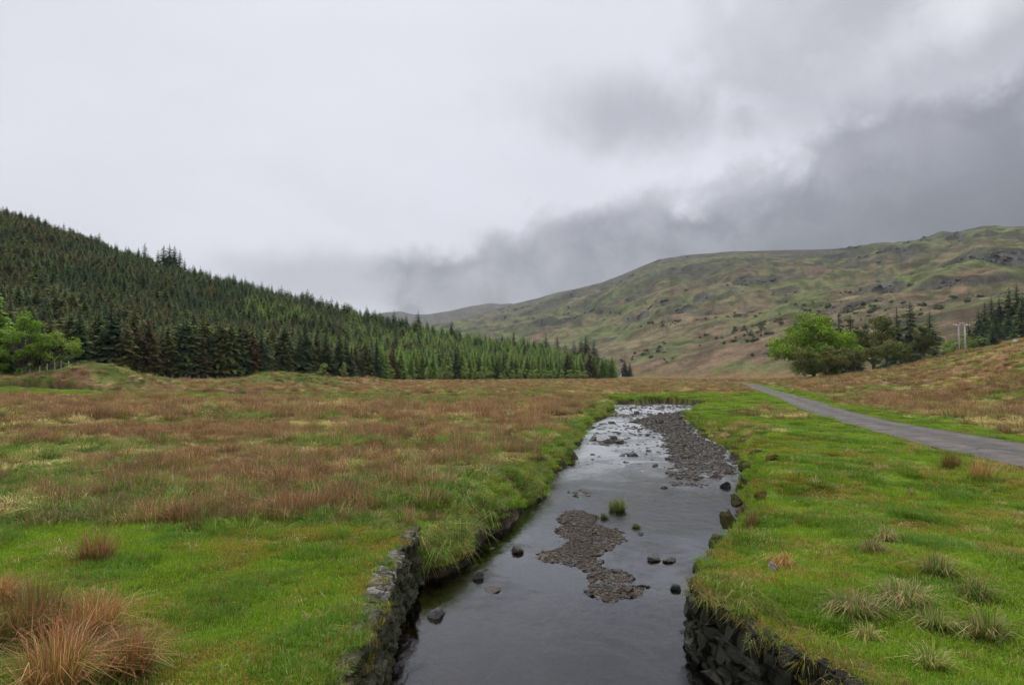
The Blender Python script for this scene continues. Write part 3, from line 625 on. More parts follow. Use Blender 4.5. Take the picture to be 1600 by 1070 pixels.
# ---- short grass
Ps = [[], [], [], []]
for r0, r1, dn, s0 in ((5.5, 11, 30, 1.0), (11, 20, 18, 1.05), (20, 34, 9, 1.25), (34, 60, 3.5, 1.8), (60, 125, .9, 3.0)):
    x, y = sector(r0, r1, dn)
    z, sd, rd, t = height(x, y, True); z = zmesh(x, y); mo, isl = cover(x, y, sd, rd)
    hw = 1.65 + .55 * np.exp(-((y - 27) / 9) ** 2)
    n3 = fbm(x, y, 1.8, 4, ox=200); n4 = fbm(x, y, 6, 3, ox=220)
    moss = sm(n3 * .65 + n4 * .35, .51, .61)
    k = (rng.random(len(x)) > mo * .9) & (sd > .06) & (rd > hw - .12 + .3 * rng.random(len(x))) & (z > -.85)
    idx = rng.integers(0, 4, len(x)); dk_ = sm(fbm(x, y, 1.2, 3, ox=240), .52, .64); idx = np.where(rng.random(len(x)) < dk_ * .8, rng.integers(4, 6, len(x)), idx)
    wallz = (sd < .5) & (y < 14)
    idx = np.where(rng.random(len(x)) < np.maximum(moss * .62, wallz * .6), rng.integers(6, 9, len(x)), idx)
    fk = .05 + .22 * sm(fbm(x, y, 1.6, 3, ox=290), .52, .66); idx = np.where(rng.random(len(x)) < fk * (r0 < 34), rng.integers(9, 13, len(x)), idx)
    sc_ = s0 * rng.uniform(.75, 1.25, len(x))
    Ps[0].append(np.stack([x, y, z - .005], -1)[k]); rt = np.stack([rng.normal(0, .06, len(x)), rng.normal(0, .06, len(x)), rng.uniform(0, 6.28, len(x))], -1)
    Ps[1].append(rt[k]); hs_ = np.where(r0 > 30, .6, 1.0); Ps[2].append(np.stack([sc_, sc_, sc_ * hs_], -1)[k]); Ps[3].append(idx[k])
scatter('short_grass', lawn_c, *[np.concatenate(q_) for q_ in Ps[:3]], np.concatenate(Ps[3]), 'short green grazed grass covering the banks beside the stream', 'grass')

# ---- rough moor grass and rushes
Ps = [[], [], [], []]
for r0, r1, dn, s0 in ((11, 24, 12, 1.15), (24, 45, 7, 1.3), (45, 90, 3.0, 1.5), (90, 180, .85, 1.7), (180, 360, .20, 2.2)):
    x, y = sector(r0, r1, dn)
    z, sd, rd, t = height(x, y, True); z = zmesh(x, y); mo, isl = cover(x, y, sd, rd); a = np.arctan2(x, y); rr = np.hypot(x, y)
    red, grn = moor_mix(x, y); n3 = fbm(x, y, 1.8, 4, ox=200); n4 = fbm(x, y, 6, 3, ox=220)
    inwood = (rr > itp(FOOT, a) - 2) & (itp(RZ, a) > .5)
    k = (rng.random(len(x)) < mo * (.55 + .45 * sm(red, .4, .55))) & (sd > .2) & (rd > 2.5) & ~inwood & (t < .03)
    n1_ = fbm(x, y, 1.0, 3, ox=260); fr_ = sm(rr, 25, 80); cl_ = fbm(x, y, .9, 2, ox=270)
    pr = sm(red + (n1_ - .5) * .35, .40, .55); pg = sm(grn + (n1_ - .5) * -.3, .54, .66) * .85; pst = np.maximum(sm(n3 * .4 + cl_ * .6, .42, .54) * .95, .25)
    u = rng.random((3, len(x)))
    kind = np.full(len(x), 12); kind = np.where(u[0] < pst, 4, kind); kind = np.where(u[1] < pr * .72, 0, kind); kind = np.where(u[2] < pg * .8, 8, kind)
    kind = np.where((sd < 2.2) & isl & (rng.random(len(x)) < .35), 8, kind)
    idx = kind + rng.integers(0, 4, len(x)); sc_ = s0 * rng.uniform(.55, 1.3, len(x)) * (.6 + .4 * mo) * (.6 + .8 * sm(fbm(x, y, 1.4, 3, ox=280), .35, .65))
    hs_ = (.62 if r0 < 45 else .55 if r0 < 90 else .45)
    rowr = np.zeros(len(x))
    for qx, qy, w_ in ((300, 806, 1.0), (350, 800, 1.1), (400, 797, 1.1), (450, 792, 1.1), (500, 788, 1.0), (735, 792, 1.1), (700, 796, .9), (770, 786, .8)):
        cx, cy = at_z(qx, qy, .1); rowr = np.maximum(rowr, np.exp(-((x - cx) ** 2 + (y - cy) ** 2 * 2) / w_ ** 2))
    idx = np.where(rng.random(len(x)) < rowr * .9, rng.integers(0, 4, len(x)), idx); sc_ = np.minimum(sc_ * (1 + .2 * rowr), 1.25 if r0 < 45 else 3)
    Ps[0].append(np.stack([x, y, z - .01], -1)[k]); rt = np.stack([rng.normal(0, .12, len(x)), rng.normal(.05, .12, len(x)), rng.uniform(0, 6.28, len(x))], -1)
    Ps[1].append(rt[k]); Ps[2].append(np.stack([sc_, sc_, sc_ * hs_], -1)[k]); Ps[3].append(idx[k])
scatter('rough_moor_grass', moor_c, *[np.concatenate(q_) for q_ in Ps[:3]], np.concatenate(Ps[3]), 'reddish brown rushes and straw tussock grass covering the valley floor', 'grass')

# ---- drooping grass along the stream edges
def edge_points(P, step):
    out = []; P = np.array(P)
    for i in range(len(P) - 1):
        d = P[i + 1] - P[i]; L = np.hypot(*d); n = max(1, int(L / step))
        for k in range(n): out.append((*(P[i] + d * (k + rng.random()) / n), math.atan2(d[1], d[0])))
    return np.array(out)
fr_protos = []
for i in range(3): V, F, C = blades(70, .30, .13, .009, 1.5, [((.06, .10, .012), (.11, .19, .022), 5), ((.12, .11, .03), (.28, .23, .09), 2)], 90 + i, .4, .85); fr_protos.append(mk_mesh('fringe', V, F, M_tuft, C))
for i in range(3): V, F, C = blades(70, .22, .12, .009, 1.6, [((.10, .08, .03), (.24, .17, .08), 4), ((.11, .095, .016), (.21, .16, .025), 4), ((.05, .09, .010), (.11, .16, .018), 3)], 95 + i, .4, 1.0); fr_protos.append(mk_mesh('fringe', V, F, M_tuft, C))
fr_c = proto_coll('fringe', fr_protos)
E1 = edge_points([p_ for p_ in left_edge if 13 < p_[1] < 90 and p_[0] > -5], .11); E2 = edge_points([p_ for p_ in right_edge if 10.0 < p_[1] < 29 and p_[0] < 20], .10); E3 = edge_points([p_ for p_ in right_edge if 29 < p_[1] < 103 and p_[0] > -10], .35)
E4 = edge_points([p_ for p_ in right_edge if 4.5 < p_[1] < 10.3 and p_[0] < 6], .045); E5 = edge_points([p_ for p_ in left_edge if 4 <= p_[1] < 13.3 and p_[0] > -5], .05); E5 = E5[(E5[:, 1] < 9.6) | (rng.random(len(E5)) < .3)]
P_, Rt, S_, I_ = [], [], [], []
for E, gr_, off, side, sc0, lay in ((E1, 0, .25, 1, .62, 2), (E2, 0, .06, 1, .5, 1), (E3, 0, .4, 1, .6, 1), (E4, 1, .03, 1, .55, 2), (E5, 1, -.02, 1, .42, 2)):
    for L_ in range(lay):
        nx, ny = -np.sin(E[:, 2]), np.cos(E[:, 2])         # left normal: land side for both walks
        o_ = off + L_ * .22 + rng.uniform(-.1, .12, len(E)); x = E[:, 0] + nx * o_; y = E[:, 1] + ny * o_
        z, sd, rd, t = height(x, y, True); z = zmesh(x, y)
        k = (sd > .02) & (z > -.97)
        if gr_: z = zmesh(E[:, 0] + nx * .28, E[:, 1] + ny * .28) - .04 - .10 * rng.random(len(E)) * (L_ == 0); k = rng.random(len(E)) < .9
        sc_ = sc0 * rng.uniform(.6, 1.25, len(E)) * (1 + .004 * np.hypot(x, y))
        sc_ = sc_ * np.where((y < 17.5) & (x < 0) & (y > 13), 1.7, 1.0)
        idx = gr_ * 3 + rng.integers(0, 3, len(E)); idx = np.where(rng.random(len(E)) < .15, 3 - gr_ * 3 + rng.integers(0, 3, len(E)), idx)
        P_.append(np.stack([x, y, z - .01], -1)[k]); S_.append(s3(sc_)[k]); I_.append(idx[k])
        tl = rng.uniform(.2, .7, len(E)); Rt.append(np.stack([ny * -tl * -1 * -1 * -1, nx * -tl * 1, rng.uniform(0, 6.28, len(E))], -1)[k] * np.array((1, 1, 0)) + np.stack([np.zeros(len(E)), np.zeros(len(E)), rng.uniform(0, 6.28, len(E))], -1)[k])
scatter('bank_fringe_grass', fr_c, np.concatenate(P_), np.concatenate(Rt), np.concatenate(S_), np.concatenate(I_), 'long grass drooping over the stream banks and wall heads', 'grass')

# ------------------------------------------------------------------ stones
def stone_mesh(name, seed, mat, col, box=.5, jit=.16, flat=True):
    rg = np.random.default_rng(seed)
    bm = bmesh.new(); bmesh.ops.create_cube(bm, size=2); bmesh.ops.subdivide_edges(bm, edges=bm.edges[:], cuts=1, use_grid_fill=True)
    for v in bm.verts:
        n = v.co.normalized(); p_ = v.co * box + n * 1.15 * (1 - box); v.co = p_ + Vector(rg.normal(0, jit, 3))
    bm.normal_update(); bmesh.ops.triangulate(bm, faces=bm.faces[:])
    me = bpy.data.meshes.new(name); bm.to_mesh(me); bm.free()
    a = me.color_attributes.new('col', 'FLOAT_COLOR', 'POINT')
    c4 = np.ones((len(me.vertices), 4), np.float32); c4[:, :3] = np.array(col) * rg.uniform(.8, 1.2); a.data.foreach_set('color', c4.ravel()); me.materials.append(mat)
    return me
W_st = [stone_mesh('stone', 200 + i, M_wallstone, c_, .5, .15) for i, c_ in enumerate([(.07, .062, .05), (.085, .075, .062), (.05, .047, .037), (.11, .098, .085), (.04, .04, .03), (.065, .06, .05)])]
W_pale = [stone_mesh('coping_stone', 210 + i, M_pale, c_, .6, .10) for i, c_ in enumerate([(.22, .20, .17), (.17, .155, .13), (.13, .12, .09), (.26, .245, .215)])]
G_st = [stone_mesh('pebble', 220 + i, M_gravel, tuple(.58 * q_ for q_ in c_), .3, .12) for i, c_ in enumerate([(.11, .095, .08), (.16, .14, .12), (.085, .078, .07), (.20, .185, .165), (.13, .10, .07), (.10, .075, .05), (.24, .23, .21), (.07, .065, .06)])]
grav_c = proto_coll('pebble', G_st)

def walk(P):
    P = np.array(P); L = np.concatenate([[0], np.cumsum(np.hypot(*np.diff(P, axis=0).T))])
    def at(s):
        i = min(max(np.searchsorted(L, s) - 1, 0), len(P) - 2); t = (s - L[i]) / (L[i + 1] - L[i]); q_ = P[i] + (P[i + 1] - P[i]) * t
        d = P[i + 1] - P[i]; return q_[0], q_[1], math.atan2(d[1], d[0])
    return at, L[-1]
def retaining_wall(name, label, path, side, meshes, course=.145, pale_prob=None, z0=-1.28, top=-.06):
    """side=+1: the stream is to the right of the walking direction"""
    at, L = walk(path); root = empty(name, (*path[0], -1.2)); tag(root, label, 'wall')
    mb = MB(); n = 40; P0 = [at(L * i / n) for i in range(n + 1)]
    for i in range(n):                                  # earth core behind the stones
        q_ = []
        for (x, y, a) in (P0[i], P0[i + 1]):
            nx, ny = math.sin(a) * side, -math.cos(a) * side
            q_.append((x - nx * .02, y - ny * .02)); q_.append((x - nx * .3, y - ny * .3))
        V = [(x, y, z) for z in (-1.5, top - .02) for x, y in q_]
        mb.add(V, [(0, 2, 6, 4), (1, 5, 7, 3), (4, 6, 7, 5)], (.04, .03, .02))
    me = mb.mesh('earth_core', M_earth); me.transform(Matrix.Translation(-root.location)); obj('earth_core', me, root)
    z = z0; ci_ = 0
    while z < top:
        hgt = course * rnd.uniform(.8, 1.25); s = rnd.uniform(-.2, 0)
        while s < L:
            w = rnd.choice((rnd.uniform(.12, .3), rnd.uniform(.25, .5))); x, y, a = at(max(0.01, min(L - .01, s + w / 2)))
            nx, ny = math.sin(a) * side, -math.cos(a) * side
            o = bpy.data.objects.new('stone', rnd.choice(meshes)); bat = .10 * (top - z)
            off = -.02 + bat + rnd.uniform(-.03, .05)
            o.location = Vector((x + nx * off, y + ny * off, z + hgt / 2 + rnd.uniform(-.01, .01))) - root.location
            o.rotation_euler = (rnd.uniform(-.15, .15), rnd.uniform(-.14, .14), a + rnd.uniform(-.09, .09) + rnd.choice((0, math.pi)))
            o.scale = (w * .50, rnd.uniform(.10, .15), hgt * .50); link(o, root); s += w
        z += hgt * .97
    return root, at, L
LW = [(-1.72, 4.2), (-1.78, 6.7), (-1.80, 8.8), (-1.98, 10.8), (-1.93, 13.3)]
lw, at, L = retaining_wall('retaining_wall', 'lichened dry stone retaining wall with pale edge stones below the left lawn', LW, 1, W_st, .115, top=-.10)
s = 0
while s < L - .05:                                       # thin coping stones set on edge
    x, y, a = at(s); n_ = float(fbm(np.array([s]), np.array([3.0]), .8, 2)[0])
    show = (9.5 < y < 11.7) or (12.5 < y < 13.3) or n_ > .68
    if show:
        rows = 3 if (9.3 < y < 11.6) else 2
        for k in range(rows):
            o = bpy.data.objects.new('coping_stone', rnd.choice(W_pale)); off = .09 - k * .085 + rnd.uniform(-.03, .03)
            o.location = Vector((x + math.sin(a) * off, y - math.cos(a) * off, -.03 + rnd.uniform(-.03, .03) - .05 * (k == 0))) - lw.location
            o.rotation_euler = (rnd.uniform(-.4, .4), rnd.uniform(-.3, .3), a + rnd.uniform(-.35, .35))
            o.scale = (rnd.uniform(.02, .045), rnd.uniform(.05, .09), rnd.uniform(.04, .06)); link(o, lw)
    s += rnd.uniform(.05, .08)
RW = [(4.05, 5.0), (3.56, 6.7), (2.98, 8.4), (2.73, 9.8), (2.75, 10.35)]
W_dark = [stone_mesh('stone', 230 + i, M_shadewall if i < 4 else M_wallstone, c_, .45, .17) for i, c_ in enumerate([(.026, .025, .019), (.032, .03, .024), (.022, .023, .017), (.045, .042, .034), (.10, .10, .09)])]  # right wall tones darkened to carry the shade below the turf
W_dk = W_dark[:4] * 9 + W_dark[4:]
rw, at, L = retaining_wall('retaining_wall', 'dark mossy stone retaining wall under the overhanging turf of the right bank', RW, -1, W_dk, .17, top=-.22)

# ---- gravel bars and stream cobbles
P_, S_, I_ = [], [], []
for Bp, dens, s0, s1 in ((BAR1, 420, .010, .026), (BAR2, 95, .018, .052), (BAR3, 200, .010, .026), (BAR4, 40, .03, .07)):
    Q = np.array(Bp); x0, y0 = Q.min(0) - .8; x1, y1 = Q.max(0) + .8; n = int((x1 - x0) * (y1 - y0) * dens)
    x = rng.uniform(x0, x1, n); y = rng.uniform(y0, y1, n); sdb = sdist(x, y, Bp); z, sd, rd, t = height(x, y, True)
    k = (sdb + (rng.random(n) - .5) * 1.4 < .35) & (sd < -.05) & (z > -1.04 - .16 * rng.random(n) ** 2.5)
    sc_ = s0 * (s1 / s0) ** (rng.random(n) ** 2.2); sc_ = np.where(rng.random(n) < .02, sc_ * 2.2, sc_); sc_ = sc_ * np.where(z < -1.0, rng.uniform(1.0, 2.2, n), 1.0)
    P_.append(np.stack([x, y, z + sc_ * .2], -1)[k]); S_.append(np.stack([sc_ * rng.uniform(.9, 1.5, n), sc_, sc_ * rng.uniform(.5, .8, n)], -1)[k])
    ix = rng.integers(0, 8, n); I_.append((np.where(rng.random(n) < .5, rng.integers(0, 5, n), ix) if Bp is not BAR1 else rng.choice([0, 1, 2, 2, 4, 5, 7, 7, 3], n))[k])
n = 42000; x, y = rng.uniform(-2, 22, n), rng.uniform(8, 92, n) ; z, sd, rd, t = height(x, y, True)
rif_ = .05 + .20 * sm(y, 30, 48) * sm(fbm(x, y, 5, 3, ox=410), .42, .6) + .1 * sm(fbm(x, y, 2.5, 3, ox=400), .5, .62)
k = (sd < -.15) & (rng.random(n) < rif_ * np.where(y > 34, .8, .55)); sc_ = rng.uniform(.035, .085, n) * (1 + .9 * sm(y, 30, 60)) * rng.uniform(.6, 1.35, n)
zz = np.where(y > 30, np.maximum(z, WATER_Z - sc_ * rng.uniform(.1, .9, n)), z)
P_.append(np.stack([x, y, zz + .01], -1)[k]); S_.append(np.stack([sc_ * 1.2, sc_, sc_ * .65], -1)[k]); I_.append(rng.choice([0, 2, 7, 5, 4], n)[k])
P_ = np.concatenate(P_); n = len(P_)
scatter('stream_gravel', grav_c, P_, np.stack([rng.uniform(-.4, .4, n), rng.uniform(-.4, .4, n), rng.uniform(0, 6.28, n)], -1), np.concatenate(S_), np.concatenate(I_), 'brown and grey gravel and cobbles of the stream bars', 'gravel')

# ---- single rocks in the stream
def rock_mesh(seed, col, box=.35, jit=.12, sub=2, mat=None):
    rg = np.random.default_rng(seed); bm = bmesh.new(); bmesh.ops.create_cube(bm, size=2)
    bmesh.ops.subdivide_edges(bm, edges=bm.edges[:], cuts=3, use_grid_fill=True)
    k = [Vector(rg.normal(0, 1, 3)).normalized() for _ in range(9)]; dk = [rg.uniform(.45, .9) for _ in k]
    for v in bm.verts:
        n = v.co.normalized(); p_ = v.co * box + n * 1.15 * (1 - box)
        for kk, dd in zip(k, dk):                        # chop with random planes: flat broken faces
            e = p_.dot(kk) - dd
            if e > 0: p_ = p_ - kk * e * .9
        tp = 1 - .28 * p_.z; v.co = Vector((p_.x * tp, p_.y * tp, p_.z)) + Vector(rg.normal(0, jit * .4, 3))
    me = bpy.data.meshes.new('rock'); bm.to_mesh(me); bm.free()
    a = me.color_attributes.new('col', 'FLOAT_COLOR', 'POINT'); c4 = np.ones((len(me.vertices), 4), np.float32); c4[:, :3] = col; a.data.foreach_set('color', c4.ravel())
    me.materials.append(mat or M_rock); return me
ROCKS = [  # px, py of the foot, width in px, height ratio, colour, label
    (683, 964, 28, .55, (.075, .072, .07), 'angular dark grey rock with a flat top in the left shallows by the wall'),
    (748, 904, 18, .8, (.04, .037, .035), 'small round dark rock off the grassy corner of the left bank'),
    (808, 864, 18, .85, (.045, .038, .03), 'upright dark brown rock standing alone left of the gravel bar'),
    (772, 924, 30, .18, (.07, .055, .04), 'flat brown rock barely breaking the surface in the near stream'),
    (768, 858, 10, .3, (.07, .06, .05), 'low flat stone in the shallows left of the upright brown rock'),
    (645, 1016, 7, .5, (.05, .05, .045), 'tiny lone stone near the foot of the left wall'),
    (1021, 876, 22, .4, (.05, .05, .045), 'dark flat rock in the water, left of a pair near the right bank'),
    (1050, 878, 22, .4, (.045, .055, .035), 'dark weedy flat rock in the water, right of a pair near the right bank'),
    (1056, 922, 20, .6, (.04, .045, .042), 'dark rounded rock off the corner of the right bank'),
    (1071, 989, 22, .4, (.03, .035, .03), 'lowest dark rock beside the mossy right wall'),
    (1002, 835, 9, .6, (.04, .04, .035), 'tiny dark stone right of the small sedge clump'),
    (1134, 762, 16, .8, (.03, .032, .028), 'dark block at the downstream tip of the large gravel bar'),
    (1039, 763, 12, .5, (.06, .055, .05), 'low stone at the lower left edge of the large gravel bar'),
    (991, 713, 18, .6, (.04, .036, .032), 'pointed dark rock in midstream left of the large gravel bar'),
    (1025, 729, 12, .8, (.045, .045, .04), 'squat dark rock at the left edge of the large gravel bar'),
    (927, 689, 16, .6, (.045, .04, .038), 'dark rock nearest the left bank in the far riffle'),
    (968, 693, 16, .5, (.045, .04, .038), 'dark rock in the middle of the far riffle'),
    (950, 690, 12, .5, (.05, .045, .04), 'low dark rock between two others in the far riffle'),
    (973, 713, 12, .4, (.07, .065, .06), 'pale flat stone left of the pointed midstream rock'),
    (1034, 653, 14, .8, (.03, .03, .028), 'dark rock at the head of the far riffle'),
    (1027, 675, 12, .6, (.04, .04, .036), 'dark stone on the upper left tip of the large gravel bar'),
    (1097, 697, 8, .6, (.04, .04, .036), 'small dark stone on top of the large gravel bar'),
    (1014, 706, 9, .7, (.04, .04, .036), 'small dark stone behind the pointed midstream rock'),
    (976, 723, 8, .5, (.04, .04, .036), 'small dark stone in open water below the pale flat stone'),
    (955, 662, 12, .6, (.04, .038, .035), 'dark stone in the far riffle close to the left bank'),
    (996, 648, 12, .6, (.035, .033, .03), 'dark stone far up the stream near the bend'),
]
for i, (px, py, w, hr, col, lab) in enumerate(ROCKS):
    x, y = at_z(px, py, WATER_Z); d = y; hw = w / FPX * d / 2
    z0 = max(WATER_Z, Z(x, y))
    o = obj('stream_rock', rock_mesh(300 + i, col, .42 if i == 0 else .08), None, (x, y + hw * .6, z0 + hw * hr * .25)); o.scale = (hw * 1.1, hw * .9, hw * hr * 1.25); o.rotation_euler = (rnd.uniform(-.2, .2), rnd.uniform(-.2, .2), rnd.uniform(0, 3.1))
    tag(o, lab, 'rock')

# ------------------------------------------------------------------ single tussocks, rush clumps and sedge islets
def clump(name, label, cat, px, py, w_px, h_px, pal, n, lean, droop, seed, hf=1.0, z=None, wd=.010, depth_scale=1.0, parts=True, group=None):
    zz = 0.0 if z is None else z
    for _ in range(3):
        x, y = at_z(px, py, zz); zz = Z(x, y) if z is None else z
    d = y; sp = w_px / FPX * d * .46; h = h_px / FPX * d * .85 * hf
    V, F, C = blades(n, h, max(sp * .55, .05), wd, lean, pal, seed, .6, droop)
    if cat != 'sedge':
        V2, F2, C2 = blades(n // 2, h * .38, max(sp * .95, .05) + .01, wd, 1.6, [((.12, .09, .03), (.27, .20, .08), 3), ((.06, .10, .008), (.12, .20, .012), 3), ((.05, .06, .012), (.10, .12, .02), 2)], seed + 7, .5, .9)
        V, F, C = np.concatenate([V, V2]), np.concatenate([F, F2 + len(V)]), np.concatenate([C, C2])
    me = mk_mesh('leaves', V, F, M_tuft, C); o = obj(name, me, None, (x, y + sp * .4, Z(x, y + sp * .4) - .02 if z is None else z)); o.rotation_euler = (0, 0, rnd.uniform(0, 6)); tag(o, label, cat, group); return o
TUS = [((.14, .115, .04), (.42, .33, .15), 5), ((.10, .11, .025), (.28, .26, .09), 3), ((.05, .10, .012), (.11, .18, .025), 3), ((.16, .11, .05), (.40, .30, .18), 2)]
TGR = [((.08, .11, .014), (.20, .22, .045), 3), ((.13, .11, .035), (.38, .31, .13), 5), ((.05, .10, .012), (.10, .18, .02), 3)]
RED = [((.10, .085, .016), (.24, .100, .040), 6), ((.12, .09, .024), (.30, .15, .07), 4), ((.06, .10, .014), (.12, .16, .02), 2), ((.16, .13, .05), (.40, .29, .15), 1.6)]
SEDGE = [((.035, .05, .010), (.075, .085, .018), 4), ((.05, .04, .012), (.10, .065, .025), 3), ((.03, .06, .008), (.06, .10, .014), 2)]
for i, (px, py, w, h, pal, n, ln, dr, lab) in enumerate([
    (1345, 968, 95, 42, TUS, 420, 1.25, .55, 'pale straw tussock nearest the right bank edge, leaning left'),
    (1425, 952, 100, 44, TUS, 420, 1.2, .5, 'broad straw tussock in the middle of the right bank group'),
    (1470, 905, 62, 40, TGR, 320, 1.0, .45, 'rounded straw and green tussock at the back of the right bank group'),
    (1528, 938, 60, 34, TGR, 260, 1.1, .45, 'thin green and straw tussock right of the broad middle one'),
    (1470, 985, 60, 34, TGR, 260, 1.2, .5, 'low mixed tussock in front of the broad middle straw one'),
    (1548, 1002, 75, 46, TGR, 320, 1.1, .45, 'spiky straw tussock nearest the right edge of the picture'),
    (1462, 1048, 62, 36, TGR, 260, 1.0, .4, 'green spiky tussock at the bottom of the right bank'),
    (1360, 1000, 48, 26, TGR, 160, 1.2, .5, 'low green tuft in front of the pale straw tussock by the edge'),
    (1366, 864, 38, 24, TUS, 200, 1.2, .55, 'small straw tussock alone in mid right bank, lower of two'),
    (1388, 846, 40, 24, TUS, 200, 1.1, .5, 'small straw tussock behind another in mid right bank, upper of two'),
    (1276, 762, 24, 14, TUS, 150, 1.2, .6, 'small straw tussock on the right bank below the road bend'),
    (1424, 774, 16, 14, TUS, 90, .9, .5, 'tiny upright straw tuft between road and straw tussock group'),
    (1228, 886, 34, 26, [((.13, .09, .03), (.26, .15, .05), 5), ((.10, .09, .02), (.18, .15, .03), 3)], 240, 1.2, .7, 'brown grass cushion behind the pale stone on the right bank'),
    (1566, 790, 18, 11, TUS, 80, 1.0, .5, 'tiny brown tuft beneath the road at the right edge'),
]): clump('grass_tussock', lab, 'grass tussock', px, py, w, h, pal, n, ln, dr, 400 + i, wd=.012)
for i, (px, py, w, h, n, lab) in enumerate([
    (140, 880, 78, 44, 420, 'orange red rush clump standing alone on the left lawn'),
    (1490, 733, 44, 27, 260, 'reddish rush clump by the road edge, left of a pair'),
    (1538, 752, 48, 36, 280, 'reddish rush clump by the road edge, right of a pair'),
    (1181, 830, 44, 34, 240, 'thin red and green rush clump on the right bank above the stream'),
    (1430, 706, 24, 14, 120, 'small dark rush tuft on the verge left of the roadside pair'),
    (330, 838, 26, 30, 90, 'thin green rush tuft at the back of the left lawn'),
    (1560, 770, 28, 18, 130, 'low green rush tuft below the roadside pair'),
]): clump('rush_clump', lab, 'rushes', px, py, w, h, RED if i not in (5, 6) else GREEN, n, .8, .25, 430 + i)
for i, (px, py, w, h, lab) in enumerate([
    (30, 1010, 150, 75, 'large collapsed red brown rush clump at the left picture edge'),
    (130, 1005, 120, 60, 'collapsed pinkish rush clump in the middle of the bottom left group'),
    (195, 1062, 70, 58, 'upright orange rush clump at the right of the bottom left group'),
    (70, 1090, 150, 80, 'tangled straw and rush clump at the very bottom left corner'),
    (-10, 950, 60, 40, 'orange grass clump at the left edge behind the big rush clump'),
]): clump('rush_clump', lab, 'rushes', px, py, w, h, RED, 900, .95, .35, 450 + i, hf=1.25, wd=.008)
for i, (px, py, w, h, lab) in enumerate([
    (966, 800, 42, 20, 'largest sedge islet in midstream above the gravel bar'),
    (945, 812, 20, 9, 'low sedge tuft left below the largest islet'),
    (994, 826, 18, 8, 'small sedge tuft right below the largest islet'),
    (893, 728, 22, 14, 'dark sedge tuft at the point of the left bank'),
]):
    x, y = at_z(px, py, WATER_Z); d = y
    o = clump('sedge_islet', lab, 'sedge', px, py, w, h, SEDGE, 420 if i == 0 else 160, 1.0, .35, 470 + i, z=WATER_Z - .02)
    sp = w / FPX * d * .5; mb = rock_mesh(480 + i, (.04, .032, .02), .2, .1, mat=M_earth); me_o = obj('mud_base', mb, o, (0, 0, -.02)); me_o.scale = (sp * .75, sp * .6, .09)
# white stone, moss cushions
x, y = at_z(1207, 892); o = obj('bank_stone', rock_mesh(500, (.30, .25, .18), .05, .2, mat=M_pale), None, (x, y, Z(x, y) + .06)); o.scale = (.08, .08, .10); tag(o, 'pale lichened stone sticking out of the turf of the right bank', 'stone')
BO = [(1208, 728, 24, 12, -.05, 'domed yellow moss hummock on the right bank edge'), (1184, 697, 26, 14, -.05, 'dark mossy boulder beside the head of the gravel bar'), (1196, 762, 24, 12, -.05, 'low brown moss cushion inland of the right bank edge'),
      (1166, 722, 22, 20, -.35, 'topmost dark boulder under the right bank beside the gravel bar'), (1160, 752, 26, 22, -.35, 'second dark boulder down the right bank, below the gravel bar'), (1152, 778, 30, 24, -.35, 'third dark boulder down the right bank where it meets open water'),
      (1140, 805, 32, 24, -.35, 'fourth dark boulder down the right bank, level with the sedge islet'), (1126, 838, 34, 26, -.35, 'fifth dark boulder down the right bank near its bulge'), (1098, 878, 30, 26, -.4, 'lowest dark boulder of the right bank, above the wall corner')]
for i, (px, py, w, h, zc, lab) in enumerate(BO):
    x, y = at_z(px, py, zc); hw = (1.1 if i < 3 else .82) * w / FPX * y / 2; zb = Z(x, y + hw * .5) + hw * .1 if i < 3 else zc - .12
    o = obj('mossy_boulder', rock_mesh(510 + i, (.14, .115, .025) if i in (0, 2) else (.06, .058, .022), .15, .2, mat=M_mossrock), None, (x, y + hw * .5, zb)); o.scale = (hw, hw * .9, h / w * hw * 1.3); o.rotation_euler = (0, 0, i); tag(o, lab, 'boulder')
x, y = at_depth(1588, 118); o = obj('pale_outcrop', rock_mesh(520, (.42, .41, .38), .5, .15, mat=M_pale), None, (x, y, Z(x, y) + .25)); o.scale = (.9, .6, .45); tag(o, 'pale rock outcrop on the slope at the right picture edge', 'rock')

